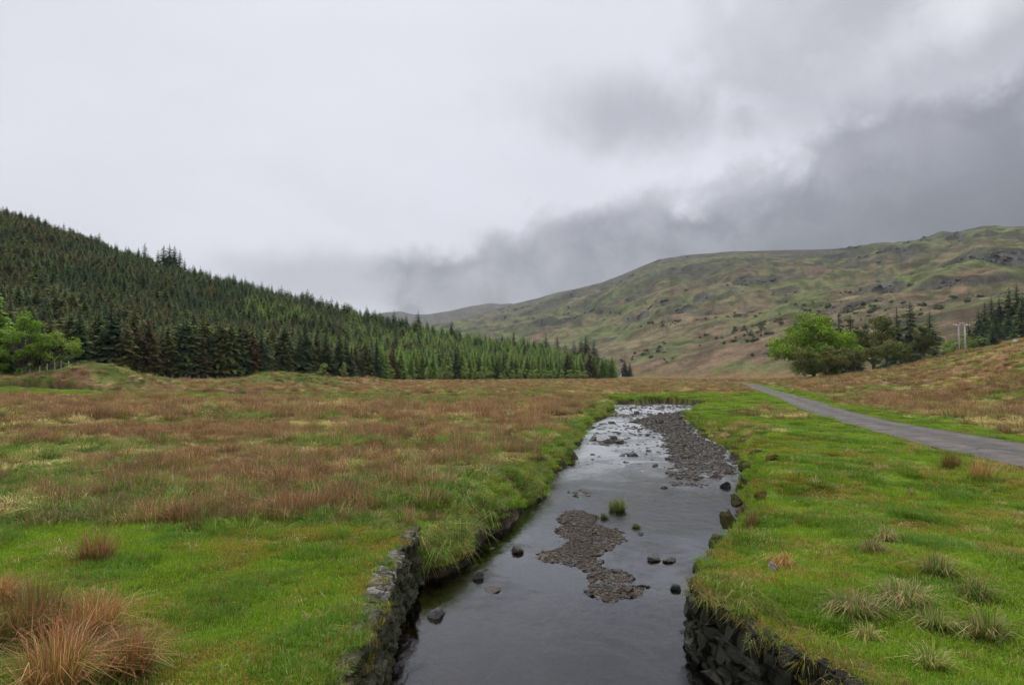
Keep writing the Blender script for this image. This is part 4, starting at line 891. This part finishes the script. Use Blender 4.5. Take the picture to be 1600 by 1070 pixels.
# ------------------------------------------------------------------ trees
CB = 1.3
def conifer(seed, h=15.0, rad=2.6, levels=28, nb=12, col=(.03, .055, .022), col2=(.05, .075, .03), mat=None, droop=.35, crown0=.06, power=.72, feather=1.35):
    rg = np.random.default_rng(seed); V = []; F = []; C = []
    for l in range(levels):
        u = (l + .5) / levels; zc = h * (crown0 + (1 - crown0) * u); L0 = rad * (1 - u) ** power * (1.0 if u > .12 else .75 + 2 * u)
        L0 = max(L0, .12)
        for b_ in range(max(4, int(nb * (1 - .35 * u)))):
            a = rg.uniform(0, 2 * math.pi); L = L0 * rg.uniform(.6, 1.2); z0 = zc + rg.uniform(-.5, .5) * h / levels
            if rg.random() < .06: L *= 1.25
            ux, uy = math.cos(a), math.sin(a); wx, wy = -uy, ux
            up = .25 * (u > .75); dz = -droop * L * rg.uniform(.5, 1.2) + up * L * 1.4
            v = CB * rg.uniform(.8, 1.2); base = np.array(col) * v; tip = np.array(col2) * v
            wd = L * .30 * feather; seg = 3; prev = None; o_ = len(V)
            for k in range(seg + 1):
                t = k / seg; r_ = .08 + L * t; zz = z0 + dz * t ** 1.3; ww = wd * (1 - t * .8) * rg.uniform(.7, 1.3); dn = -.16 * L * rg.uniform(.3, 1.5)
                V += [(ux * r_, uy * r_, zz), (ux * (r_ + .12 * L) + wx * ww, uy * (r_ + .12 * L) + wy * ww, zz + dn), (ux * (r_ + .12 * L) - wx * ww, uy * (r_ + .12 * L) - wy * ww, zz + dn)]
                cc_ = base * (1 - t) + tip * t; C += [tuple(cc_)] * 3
            for k in range(seg):
                q_ = o_ + 3 * k
                F += [(q_, q_ + 1, q_ + 3), (q_, q_ + 3, q_ + 2), (q_ + 3, q_ + 1, q_ + 4)] if rg.random() < .5 else [(q_, q_ + 1, q_ + 3), (q_, q_ + 3, q_ + 2), (q_ + 3, q_ + 5, q_ + 2)]
    o_ = len(V); V += [(-.12, 0, h * .96), (.12, 0, h * .96), (0, .12, h * .96), (0, 0, h * 1.05)]; F += [(o_, o_ + 1, o_ + 3), (o_ + 1, o_ + 2, o_ + 3), (o_ + 2, o_, o_ + 3)]; C += [tuple(col2)] * 4
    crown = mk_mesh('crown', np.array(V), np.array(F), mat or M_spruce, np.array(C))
    mb = MB(); mb.tube([(0, 0, -.4), (0, 0, h * .5), (0, 0, h * .97)], [h * .016, h * .010, .03], 6, (.07, .055, .04)); trunk = mb.mesh('trunk', M_bark)
    return crown, trunk
SP = [conifer(600 + i, hh_, rr_, col=c1, col2=c2, power=pw_, levels=lv_) for i, (c1, c2, hh_, rr_, pw_, lv_) in enumerate([((.040, .062, .016), (.072, .100, .024), 15, 2.9, .72, 28), ((.036, .060, .022), (.062, .098, .032), 15.8, 2.6, .66, 28), ((.062, .064, .018), (.110, .108, .028), 14.5, 3.3, .6, 26), ((.080, .066, .022), (.135, .102, .034), 14, 3.1, .75, 26), ((.034, .058, .022), (.057, .094, .032), 15.5, 3.4, .85, 28), ((.052, .070, .016), (.098, .122, .026), 14.2, 3.5, .55, 24)])]
LA = [conifer(620 + i, rng.uniform(13, 15), rng.uniform(2.5, 3.1), col=c1, col2=c2, mat=M_larch, droop=.2, feather=1.2) for i, (c1, c2) in enumerate([((.115, .18, .036), (.175, .275, .052)), ((.105, .165, .042), (.16, .25, .06)), ((.14, .19, .036), (.20, .29, .05))])]
def trunk_crown(name, proto, loc, s, rz, label, cat='tree', group=None, sx=1.0):
    o = empty(name, loc, rz); o.scale = (s * sx, s * sx, s); tag(o, label, cat, group)
    c_ = obj('crown', proto[0], o); t_ = obj('trunk', proto[1], o); return o

# every tree of the plantation: jittered rows over the hill
sp_ = 3.35; gx, gy = np.meshgrid(np.arange(-620, 90, sp_), np.arange(110, 560, sp_)); x = gx.ravel() + rng.uniform(-1.6, 1.6, gx.size); y = gy.ravel() + rng.uniform(-1.6, 1.6, gx.size)
a = np.arctan2(x, y); r = np.hypot(x, y); px = 800 + FPX * x / y; ft = itp(FOOT, a); rdg = itp(RIDGE, a)
k = (rng.random(len(x)) > .10 * sm(fbm(x, y, 22, 2, ox=71), .5, .7) - .0) & (px > -140) & (px < 962) & (r > ft + 1.5 + 6 * (fbm(x, y, 15, 2, ox=9) - .5)) & (r < rdg + 12 + 16 * (itp(RZ, a) > 20))
x, y, a, r, px, ft, rdg = [q_[k] for q_ in (x, y, a, r, px, ft, rdg)]
z = height(x, y); tpos = (r - ft) / (rdg - ft)
nl = fbm(x, y, 60, 3, ox=44); larchp = sm(px + (nl - .5) * 380, 520, 640) * (.95 - .4 * sm(nl, .60, .7)); larchp = np.maximum(larchp, .75 * sm(nl, .66, .74) * (px > 380)); larchp = larchp * np.where(rng.random(len(x)) < .1, 0, 1)
isla = rng.random(len(x)) < larchp
brown = sm(fbm(x, y, 70, 3, ox=88) + .10 * sm(tpos, 0, .3) - .12 * sm(tpos, .5, .8), .44, .6)
idx = np.where(isla, 6 + rng.integers(0, 3, len(x)), np.where(rng.random(len(x)) < brown * .55, rng.choice([2, 3, 5], len(x)), rng.choice([0, 1, 4, 5], len(x))))
scl = (.62 + .52 * rng.random(len(x)) ** .8) * (.88 + .24 * fbm(x, y, 30, 2, ox=66)) * np.interp(px, [0, 400, 650, 900, 960], [1.0, 1.02, .95, .86, .8]) * np.where(isla, .96, 1.0) * np.interp(r - ft, [0, 12, 40], [1.02, .95, .78]) * (1 - .06 * sm(tpos, .6, 1))
front = np.argsort(r - ft + np.where((px < -20), 400, 0) + rng.uniform(0, 1, len(x)))[:300]
scl = scl * np.where(tpos > .86, rng.uniform(.75, 1.35, len(x)), 1.0)
isf = np.zeros(len(x), bool); isf[front] = True
for i in front:
    zone = ('behind the bright larch at the left edge', 'behind the fenced grassy mound', 'in the gap between the two mounds', 'behind the low second mound', 'where the field meets the forest mid picture', 'above the pale birch row', 'at the far right tip of the forest')[int(np.searchsorted([60, 250, 370, 600, 780, 900], px[i]))]
    row = 'front row' if r[i] - ft[i] < 5.5 else ('second row' if r[i] - ft[i] < 10 else 'inner rows')
    tone = 'brownish green' if idx[i] in (2, 3) else ('blue green' if idx[i] in (1, 4) else 'dark green')
    if isla[i]: lab, grp = 'light green larch in the %s %s' % (row, zone), 'larches in the %s %s' % (row, zone)
    else: lab, grp = '%s spruce in the %s %s' % (tone, row, zone), '%s spruces in the %s %s' % (tone, row, zone)
    pr_ = (SP + LA)[idx[i]]
    trunk_crown('larch_tree' if isla[i] else 'spruce_tree', pr_, (x[i], y[i], z[i] - .2), scl[i] * 1.05, rnd.uniform(0, 6), lab, 'tree', grp, rnd.uniform(.95, 1.4))
forest_c = proto_coll('plantation_tree', [q_[0] for q_ in SP + LA])
b_ = ~isf; n = int(b_.sum())
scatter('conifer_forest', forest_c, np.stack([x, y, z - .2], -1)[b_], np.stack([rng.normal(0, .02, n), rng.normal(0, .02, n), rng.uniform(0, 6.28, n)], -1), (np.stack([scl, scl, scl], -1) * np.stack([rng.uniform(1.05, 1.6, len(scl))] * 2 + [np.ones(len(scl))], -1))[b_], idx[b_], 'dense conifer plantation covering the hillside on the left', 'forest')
# skyline trees that stand out
for i, (px, py, dpt, hh, lab) in enumerate([(243, 390, 432, 17, 'leftmost spruce of the tall dark clump on the forest skyline'), (252, 386, 430, 18, 'second spruce from the left in the tall skyline clump'), (261, 383, 431, 19, 'third spruce from the left in the tall skyline clump'),
        (269, 384, 429, 18, 'fourth spruce from the left in the tall skyline clump'), (277, 393, 431, 15, 'fifth spruce from the left in the tall skyline clump'), (285, 405, 430, 13, 'rightmost spruce of the tall skyline clump'),
        (212, 386, 445, 13, 'tall spruce on the forest skyline left of the dark clump'), (222, 382, 445, 16, 'taller of two spruces just left of the dark skyline clump'), (393, 438, 436, 15, 'broad spruce on the skyline midway down the forest ridge'), (418, 444, 436, 14, 'narrow spruce on the skyline right of the broad one'), (477, 456, 440, 15, 'lone pointed spruce on the forest skyline'),
        (653, 487, 432, 16, 'bushy dark conifer breaking the skyline in front of the far peaks'), (572, 486, 436, 13, 'left one of two spruces where the forest skyline dips'), (583, 487, 436, 12, 'right one of two spruces where the forest skyline dips')]):
    X_, Y_ = at_depth(px, dpt); zt = z_at(px, py, dpt); zb = Z(X_, Y_) - .3; h_ = zt - zb; pr_ = SP[(0, 1, 4)[i % 3]]; s_ = h_ / 15.3
    trunk_crown('skyline_spruce', pr_, (X_, Y_, zb), s_, i, lab, 'tree', 'skyline spruces', 1.5 if px in (261, 252, 269, 653) else 1.1)

def broadleaf(seed, h, w, leaves, leaf, cols, trunk_h=.25, stems=1, clumps=34, shape=.5, bark=(.10, .09, .08), tr=.03, spread=.14, flat=.75):
    """leaf clumps spread through an egg shaped crown on forking limbs"""
    rg = np.random.default_rng(seed); mb = MB(); tips = []
    th = h * trunk_h; cz = th + (h - th) * shape; rz_ = (h - th) * .5
    cl = []
    while len(cl) < clumps:
        p_ = rg.uniform(-1, 1, 3); q_ = np.linalg.norm(p_)
        if q_ < 1 and (q_ > .45 or rg.random() < .35):
            X_ = p_ * np.array((w / 2, w / 2, (h - th) * .5)); cl.append((X_[0], X_[1], th + (h - th) * .5 + X_[2]))
    cl = [np.array(c_) * np.array((1 - .25 * max(0, (c_[2] - cz) / rz_),) * 2 + (1,)) for c_ in cl]
    for s in range(stems):
        bx_, by_ = (0, 0) if stems == 1 else (rg.uniform(-w * .12, w * .12), rg.uniform(-w * .12, w * .12))
        mb.tube([(bx_, by_, -.3), (bx_ * 1.2, by_ * 1.2, th * .6), (bx_ * 1.6 + rg.normal(0, .05) * w, by_ * 1.6 + rg.normal(0, .05) * w, th * 1.3), (bx_ * 2, by_ * 2, h * .7)], [h * tr * 1.2, h * tr, h * tr * .75, h * tr * .25], 7, bark)
        for c_ in cl[s::stems]:
            f_ = rg.uniform(.5, 1.1); st = np.array((bx_ * 1.5, by_ * 1.5, min(th * f_ + .25 * (c_[2] - th), h * .6))); md = (st + c_) / 2 + np.array((0, 0, .06 * h)) * rg.uniform(-.5, 1)
            if st[2] < c_[2] + .2 * h: mb.tube([st, md, c_], [h * tr * .45, h * tr * .25, h * tr * .08], 5, bark, False)
    trunk = mb.mesh('trunk', M_bark)
    n = leaves; ci_ = rg.integers(0, len(cl), n); base = np.array(cl)[ci_]; rad = w * spread * rg.uniform(.7, 1.3, len(cl))[ci_]
    d = rg.normal(0, 1, (n, 3)); d /= np.linalg.norm(d, axis=1)[:, None]; rr = rad * rg.random(n) ** .45
    P = base + d * rr[:, None] * np.array((1, 1, flat)); 
    nrm = d * .6 + rg.normal(0, .6, (n, 3)) + np.array((0, 0, .5)); nrm /= np.linalg.norm(nrm, axis=1)[:, None]
    t1 = np.cross(nrm, rg.normal(0, 1, (n, 3))); t1 /= np.linalg.norm(t1, axis=1)[:, None]; t2 = np.cross(nrm, t1)
    s1 = leaf * rg.uniform(.5, 1.2, n)[:, None]; s2 = s1 * .62
    V = np.stack([P - t1 * s1, P + t2 * s2, P + t1 * s1, P - t2 * s2], 1).reshape(-1, 3); F = np.arange(n * 4).reshape(n, 4)
    V[:, 2] = np.maximum(V[:, 2], .15)
    cc_ = np.array(cols)[rg.integers(0, len(cols), len(cl))][ci_] * 1.45 * np.array((1.05, 1.08, .8)) * rg.uniform(.75, 1.25, (n, 1)); C = np.repeat(cc_, 4, 0)
    return mk_mesh('crown', V, F, M_leaf, C), trunk
def plant(name, proto, px, py, depth, h_px, h0, label, cat='tree', group=None, sx=1.0, rz=None):
    X_, Y_ = at_depth(px, depth); zb = Z(X_, Y_) - .1; zt = z_at(px, py - h_px, depth) if py else None
    h_ = h_px / FPX * depth if not py else zt - zb
    return trunk_crown(name, proto, (X_, Y_, zb), h_ / h0, rnd.uniform(0, 6) if rz is None else rz, label, cat, group, sx)

# grove by the road
BEECH = broadleaf(700, 14, 16.5, 26000, .27, [(.105, .18, .012), (.135, .215, .014), (.165, .25, .018), (.08, .145, .012)], .06, 1, 95, .5, spread=.13)
plant('beech_tree', BEECH, 1271, 585, 200, 93, 14.4, 'large bright green broad crowned tree behind the birches', sx=1.0)
BE2 = broadleaf(701, 9, 9, 4200, .28, [(.115, .19, .016), (.14, .22, .02), (.10, .17, .014)], .2, 1, 30, .5)
plant('broadleaf_tree', BE2, 1322, 582, 202, 66, 9.4, 'smaller bright green tree at the right shoulder of the large one', sx=.8)
BIR = [broadleaf(710 + i, 8, 6.2, 2600, .24, [(.115, .135, .04), (.13, .145, .042), (.10, .12, .042), (.155, .14, .046)], .30, st, 24, .5, (.13, .12, .105), .02, .18) for i, st in enumerate((1, 2, 3, 1))]
for i, (px, top, dp, k_, s_, lab) in enumerate([(1257, 541, 186, 0, 1.0, 'leftmost small birch in front of the big bright tree'), (1294, 538, 184, 3, 1.2, 'birch with a thick dark trunk, second from the left'), (1318, 541, 186, 1, .95, 'slim multi stemmed birch near the middle of the row'), (1335, 544, 188, 2, .95, 'grey thin stemmed birch just right of the row middle'),
        (1363, 541, 190, 0, .95, 'pale trunked birch left of the tall dark one'), (1386, 530, 190, 1, 1.0, 'tall dark stemmed birch near the right end of the row'), (1408, 534, 188, 2, 1.15, 'spreading yellow green birch at the right end of the row')]):
    X_, Y_ = at_depth(px, dp); zb = Z(X_, Y_) - .1; h_ = z_at(px, top, dp) - zb; trunk_crown('birch_tree', BIR[k_], (X_, Y_, zb), h_ / 8.3, i * 1.3, lab, 'tree', 'birches at the foot of the slope', s_)
PINE = broadleaf(730, 13, 10, 7500, .28, [(.07, .085, .026), (.06, .078, .024), (.09, .09, .03)], .30, 1, 40, .5, (.12, .085, .06), .022, .17, .6)
def plant_top(name, pr_, px, top, dp, h0, lab, sx=1.0, rz=0, grp=None):
    X_, Y_ = at_depth(px, dp); zb = Z(X_, Y_) - .2; h_ = z_at(px, top, dp) - zb; return trunk_crown(name, pr_, (X_, Y_, zb), h_ / h0, rz, lab, 'tree', grp, sx)
plant_top('pine_tree', PINE, 1366, 491, 206, 13.4, 'dark olive pine rising behind the birches', .95, 1)
plant_top('pine_tree', PINE, 1444, 505, 186, 13.4, 'tall narrow dark pine at the foot of the slope left of the power pole', .62, 3)
for i, (px, top, dp, sx, lab) in enumerate([(1312, 490, 300, 1.2, 'blue grey spruce behind the bright tree, left of two'), (1330, 494, 300, 1.2, 'blue grey spruce behind the bright tree, right of two'), (1403, 482, 290, 1.1, 'left spruce of the dark pair behind the birches'), (1424, 475, 290, 1.15, 'tallest spruce of the dark pair behind the birches'), (1454, 484, 300, 1.3, 'single spruce standing between the dark pair and the power pole')]):
    plant_top('spruce_tree', SP[(4, 1, 4, 1, 0)[i]], px, top, dp, 15.3, lab, sx * 1.25, i)
for i, (px, top, dp, sx) in enumerate(sorted([(1515, 502, 300, 1.4), (1531, 482, 310, 1.2), (1541, 470, 320, 1.2), (1552, 462, 330, 1.15), (1564, 461, 330, 1.2), (1580, 447, 330, 1.3), (1592, 444, 330, 1.1), (1601, 458, 320, 1.2), (1557, 492, 300, 1.4), (1577, 485, 300, 1.4), (1552, 510, 240, 1.4), (1598, 474, 240, 1.3), (1586, 505, 230, 1.4), (1537, 505, 290, 1.3)])):
    o_ = ('first', 'second', 'third', 'fourth', 'fifth', 'sixth', 'seventh', 'eighth', 'ninth', 'tenth', 'eleventh', 'twelfth', 'thirteenth', 'fourteenth', 'fifteenth', 'sixteenth')
    plant_top('spruce_tree', SP[(0, 4, 1)[i % 3]], px, top, dp, 15.3, 'dark spruce in the wood at the right edge, %s from its left' % o_[i], sx * 1.1, i, 'spruces in the wood at the right edge')
BUSH = [broadleaf(740 + i, 4, 4.2, 900, .20, [(.11, .15, .045), (.13, .18, .05), (.10, .135, .045)], .08, 3, 16, .5) for i in range(3)]
for i, (px, top, dp, sx, lab) in enumerate([(1470, 543, 260, 1.6, 'pale willow bush just left of the power pole'), (1488, 522, 280, 1.3, 'green bush behind the power pole'), (1522, 522, 280, 1.2, 'bush between the power pole and the right hand wood'), (1476, 560, 185, 1.3, 'low pale bush on the slope crest left of the pole'), (1500, 530, 260, 1.3, 'bush in the gap between the two pole shafts')]):
    plant_top('willow_bush', BUSH[i % 3], px, top, dp, 4.2, lab, sx, i)

# pale birches along the forest edge
EDGE = [broadleaf(760 + i, 7, 5.0, 1000, .26, [(.17, .22, .055), (.20, .24, .06), (.15, .20, .055)], .10, 2, 18, .5, (.14, .13, .12), .02, .17) for i in range(3)]
EDG = [(505, 565, 18), (537, 564, 16), (611, 573, 14), (640, 584, 9), (667, 571, 12), (688, 572, 14), (701, 566, 18), (724, 570, 13), (741, 572, 15), (757, 570, 18), (785, 580, 12), (801, 576, 13), (813, 577, 13), (826, 575, 15), (838, 575, 14), (851, 576, 16), (864, 575, 14), (877, 577, 14), (891, 576, 16), (904, 577, 14), (916, 578, 14)]
for i, (px, top, w) in enumerate(EDG):
    dp = np.interp(px, [500, 650, 800, 955], [232, 281, 321, 346]) - 7; X_, Y_ = at_depth(px, dp); zb = Z(X_, Y_) - .2; h_ = z_at(px, top, dp) - zb
    if i < 11:
        nth = ('first', 'second', 'third', 'fourth', 'fifth', 'sixth', 'seventh', 'eighth', 'ninth', 'tenth', 'eleventh')[i]; lab = 'pale green birch before the dark plantation, %s from the left along the forest edge' % nth; grp = 'birches along the forest edge'
    else: lab, grp = 'pale birch in the unbroken low row along the far forest edge, %s from its left' % ('first', 'second', 'third', 'fourth', 'fifth', 'sixth', 'seventh', 'eighth', 'ninth', 'tenth')[i - 11], 'birches in the far row'
    trunk_crown('birch_tree', EDGE[i % 3], (X_, Y_, zb), h_ / 7.3, i * .9, lab, 'tree', grp, (w / FPX * dp) / (5.6 * h_ / 7.3) )
# bright trees at the left edge
LE = broadleaf(780, 16, 10, 7000, .26, [(.12, .20, .028), (.135, .22, .03), (.155, .24, .032)], .06, 1, 50, .5, spread=.13)
plant_top('larch_tree', conifer(781, 18, 3.6, 26, 12, (.12, .20, .028), (.18, .30, .042), M_larch, .2), -8, 446, 138, 18.6, 'tall bright green larch at the left picture edge', 1.35, 0)
plant_top('larch_tree', conifer(782, 16, 3.6, 24, 12, (.12, .195, .028), (.17, .28, .042), M_larch, .2), 12, 500, 136, 16.6, 'shorter bright green larch beside the left picture edge', 1.6, 1)
plant_top('alder_tree', LE, 34, 486, 134, 16.4, 'bright green bushy tree between the larch and the darker round tree', 1.15, 2)
LE2 = broadleaf(783, 9, 9, 4800, .24, [(.105, .16, .03), (.12, .18, .032), (.145, .205, .036)], .08, 2, 36, .5)
plant_top('alder_tree', LE2, 80, 508, 138, 9.3, 'rounded mid green tree behind the fence near the left edge', .95, 4)
plant_top('alder_tree', BUSH[0], 112, 552, 142, 4.2, 'low dark green bush at the left foot of the mound', 1.5, 4)

# far trees at the foot of the mountain
for i, (px, top, dp, sx, lab) in enumerate([(853, 522, 640, 1.2, 'far spruce seen above the forest edge, leftmost'), (871, 528, 660, 1.2, 'far slim spruce at the left of the distant copse'), (883, 536, 660, 1.8, 'far low spruce in the distant copse, second from left'), (897, 536, 660, 1.8, 'far broad spruce in the middle of the distant copse'), (908, 530, 660, 1.5, 'far spruce right of the middle of the distant copse'), (915, 526, 660, 1.5, 'tallest far spruce of the distant copse'), (928, 532, 660, 1.3, 'rightmost far spruce of the distant copse'),
        (960, 563, 560, 1.4, 'dark spruce beside the tiny white cottage'), (976, 561, 560, 1.6, 'dark pointed spruce, middle of three near the cottage'), (984, 566, 560, 1.2, 'rightmost of three dark spruces near the cottage')]):
    plant_top('far_spruce', SP[(4, 1)[i % 2]], px, top, dp, 15.3, lab, sx * 1.2, i)
# bare rock along the bands of the mountain
CRAG = [rock_mesh(530 + i, c_, .3, .3, mat=M_rock2) for i, c_ in enumerate([(.10, .10, .095), (.13, .13, .12), (.075, .075, .07)])]
n = 60000; aa = rng.uniform(ang(780), ang(1640), n); uu = rng.uniform(.12, .93, n); rr_ = itp(HFOOT, aa) + uu * (itp(HRIDGE, aa) - itp(HFOOT, aa)); x = rr_ * np.sin(aa); y = rr_ * np.cos(aa)
qs, ms, t = hill_step(x, y); k = (qs > .56) & (qs < .74) & (rng.random(n) < ms * sm(fbm(x, y, 60, 4, ox=330, gain=.6), .51, .61) * .36); x, y, rr_ = x[k], y[k], rr_[k]; n = len(x)
z = height(x, y); ss_ = rng.uniform(.8, 2.6, n) * (.7 + rr_ / 2500)
scatter('mountain_crags', proto_coll('crag', CRAG), np.stack([x, y, z], -1), np.stack([rng.normal(0, .2, n), rng.normal(0, .2, n), rng.uniform(0, 6.28, n)], -1), np.stack([ss_ * 1.5, ss_ * 1.2, ss_ * .6], -1), rng.integers(0, 3, n), 'grey rock outcrops in broken bands across the mountain side', 'crags')
# scrub on the mountain
SCR = [broadleaf(750 + i, 4, 5.2, 420, .55, [(.085, .10, .048), (.10, .12, .055), (.075, .09, .046)], .02, 1, 9, .5, spread=.25) for i in range(3)]
BSH = proto_coll('scrub_bush', [q_[0] for q_ in SCR])
n = 40000; x = rng.uniform(60, 1500, n); y = rng.uniform(480, 1700, n); z, sd, rd, t = height(x, y, True); pxs = 800 + FPX * x / y; pys = 583 - FPX * (z - 3) / y
cn = fbm(x, y, 120, 4, ox=700, gain=.6); wgt = np.zeros(n)
for cx, cy, wx, wy, k_ in ((1180, 505, 90, 24, 1), (1060, 505, 60, 25, .8), (1200, 525, 60, 16, .9), (1120, 480, 60, 14, .8), (1330, 500, 120, 30, .9), (1420, 462, 70, 14, .9), (1030, 530, 60, 14, .6), (960, 495, 30, 8, .6), (1450, 500, 60, 22, .8), (1290, 455, 60, 16, .35), (1000, 560, 60, 14, .35)):
    wgt = np.maximum(wgt, k_ * np.exp(-((pxs - cx) / wx) ** 2 - ((pys - cy) / wy) ** 2))
k = (t > .01) & (t < .7) & (rng.random(n) < wgt * sm(cn, .49, .62) * .35) 
m_ = int(k.sum()); ss_ = rng.uniform(.3, .9, m_)
scatter('hillside_scrub', BSH, np.stack([x, y, z - .2], -1)[k], np.stack([np.zeros(m_), np.zeros(m_), rng.uniform(0, 6, m_)], -1), np.stack([ss_ * 1.3, ss_ * 1.3, ss_], -1), rng.integers(0, 3, m_), 'dark green scrub and birch scattered over the lower mountain side', 'scrub')

# ------------------------------------------------------------------ fence, power pole, cottage
post = MB(); post.tube([(0, 0, -.3), (0, 0, 1.25), (.0, 0, 1.32)], [.085, .08, .05], 7); post_me = post.mesh('post', M_wood)
fp = [(5, 110), (20, 111), (35, 112), (48, 113), (62, 114), (74, 115), (86, 116), (96, 117), (107, 118), (246, 150), (258, 152), (270, 154), (283, 156), (297, 158), (311, 160), (325, 162), (340, 164), (355, 166), (-12, 109), (-28, 108)]
fp.sort()
fe = empty('wire_fence', (*at_depth(50, 119), 0)); tag(fe, 'weathered post and wire fence between the left mound and the forest', 'fence')
tops = []
for px, dp in fp:
    X_, Y_ = at_depth(px, dp); z_ = Z(X_, Y_); o = bpy.data.objects.new('post', post_me); o.location = Vector((X_, Y_, z_)) - fe.location; o.rotation_euler = (rnd.uniform(-.05, .05), rnd.uniform(-.06, .06), rnd.uniform(0, 6)); o.scale = (1, 1, rnd.uniform(.85, 1.12)); link(o, fe); tops.append(Vector((X_, Y_, z_)))
for hz_ in (.45, .8, 1.12):
    mb = MB()
    mb.tube([t_ + Vector((0, -.09, hz_)) - fe.location for t_ in tops], .006, 4, (1, 1, 1)); obj('wire', mb.mesh('wire', M_wire), fe)
dp = 165
pole = None
X0, Y0 = at_depth(1499.3, dp); X1, Y1 = at_depth(1509.0, dp); zt = z_at(1504, 507, dp)
pole = empty('power_pole', ((X0 + X1) / 2, Y0, Z((X0 + X1) / 2, Y0))); tag(pole, 'pale twin pole power line support with white insulators on the slope crest', 'power pole')
bz = pole.location.z; Hh = zt - bz; hd = (X1 - X0) / 2
for sx in (-1, 1):
    mb = MB(); mb.tube([(sx * hd, 0, -.8), (sx * hd, 0, Hh * .5), (sx * hd, 0, Hh)], [.19, .17, .155], 9); obj('pole_shaft', mb.mesh('pole_shaft', M_pole, True), pole)
mb = MB(); mb.box(-hd - 1.25, hd + 1.25, -.16, -.04 - .09, Hh - .42, Hh - .26); mb.box(-hd - 1.25, hd + 1.25, .13, .25, Hh - .42, Hh - .26); obj('crossarm', mb.mesh('crossarm', M_wood), pole)
for kx, kz in ((-hd - 1.1, -.05), (-hd - .55, .0), (hd + .55, -.05), (hd + 1.1, 0), (-.3, .35), (.3, .42)):
    mb = MB()
    zb = Hh - .26 + (.0 if kz < .3 else kz); mb.tube([(kx, 0, zb), (kx, 0, zb + .1), (kx, 0, zb + .16), (kx, 0, zb + .28), (kx, 0, zb + .36)], [.07, .15, .10, .15, .05], 8); obj('insulator', mb.mesh('insulator', M_insul, True), pole)
mb = MB(); mb.tube([(-hd, 0, Hh - .05), (0, 0, Hh + .12), (hd, 0, Hh - .05)], .06, 6); obj('top_brace', mb.mesh('top_brace', M_wood), pole)
X_, Y_ = at_depth(961.5, 545); zg = Z(X_, Y_)
cot = empty('cottage', (X_, Y_, zg), R(20)); tag(cot, 'tiny white cottage among dark spruces at the far valley end', 'house')
mb = MB(); mb.box(-4, 4, -2.6, 2.6, -1, 2.6); mb.add([(-4, -2.6, 2.6), (-4, 2.6, 2.6), (-4, 0, 4.6), (4, -2.6, 2.6), (4, 2.6, 2.6), (4, 0, 4.6)], [(0, 2, 1), (3, 4, 5)]); obj('wall', mb.mesh('wall', M_house), cot)
mb = MB()
for sy in (-1, 1): mb.add([(-4.2, sy * 2.9, 2.45), (4.2, sy * 2.9, 2.45), (4.2, 0, 4.72), (-4.2, 0, 4.72), (-4.2, sy * 2.9, 2.33), (4.2, sy * 2.9, 2.33), (4.2, 0, 4.6), (-4.2, 0, 4.6)], [(0, 1, 2, 3), (4, 7, 6, 5), (0, 4, 5, 1), (0, 3, 7, 4), (1, 5, 6, 2)])
rf = obj('roof', mb.mesh('roof', M_slate), cot); mb = MB(); mb.box(-3.6, -2.9, -.35, .35, 4.2, 5.4); obj('chimney', mb.mesh('chimney', M_house), rf)
for wx in (-2.3, 2.3): mb = MB(); mb.box(wx - .5, wx + .5, -2.63, -2.58, .9, 2.0); obj('window', mb.mesh('window', M_dark), cot)
mb = MB(); mb.box(-.45, .45, -2.63, -2.58, 0, 2.0); obj('door', mb.mesh('door', M_dark), cot)

# ------------------------------------------------------------------ moist air over the valley
hm = bpy.data.materials.new('haze'); hm.use_nodes = True; hm.node_tree.nodes.clear(); gh = G(hm.node_tree)
pv = gh.n('ShaderNodeVolumePrincipled'); pv.inputs['Color'].default_value = (.90, .94, 1.0, 1); pv.inputs['Density'].default_value = 6.5e-5; pv.inputs['Anisotropy'].default_value = .0
oh = gh.n('ShaderNodeOutputMaterial'); gh.L.new(pv.outputs[0], oh.inputs['Volume'])
mb = MB(); mb.box(-9200, 9200, -9200, 9200, -4, float(Zg.max()) + 40); tag(obj('haze', mb.mesh('haze', hm)), kind='stuff')
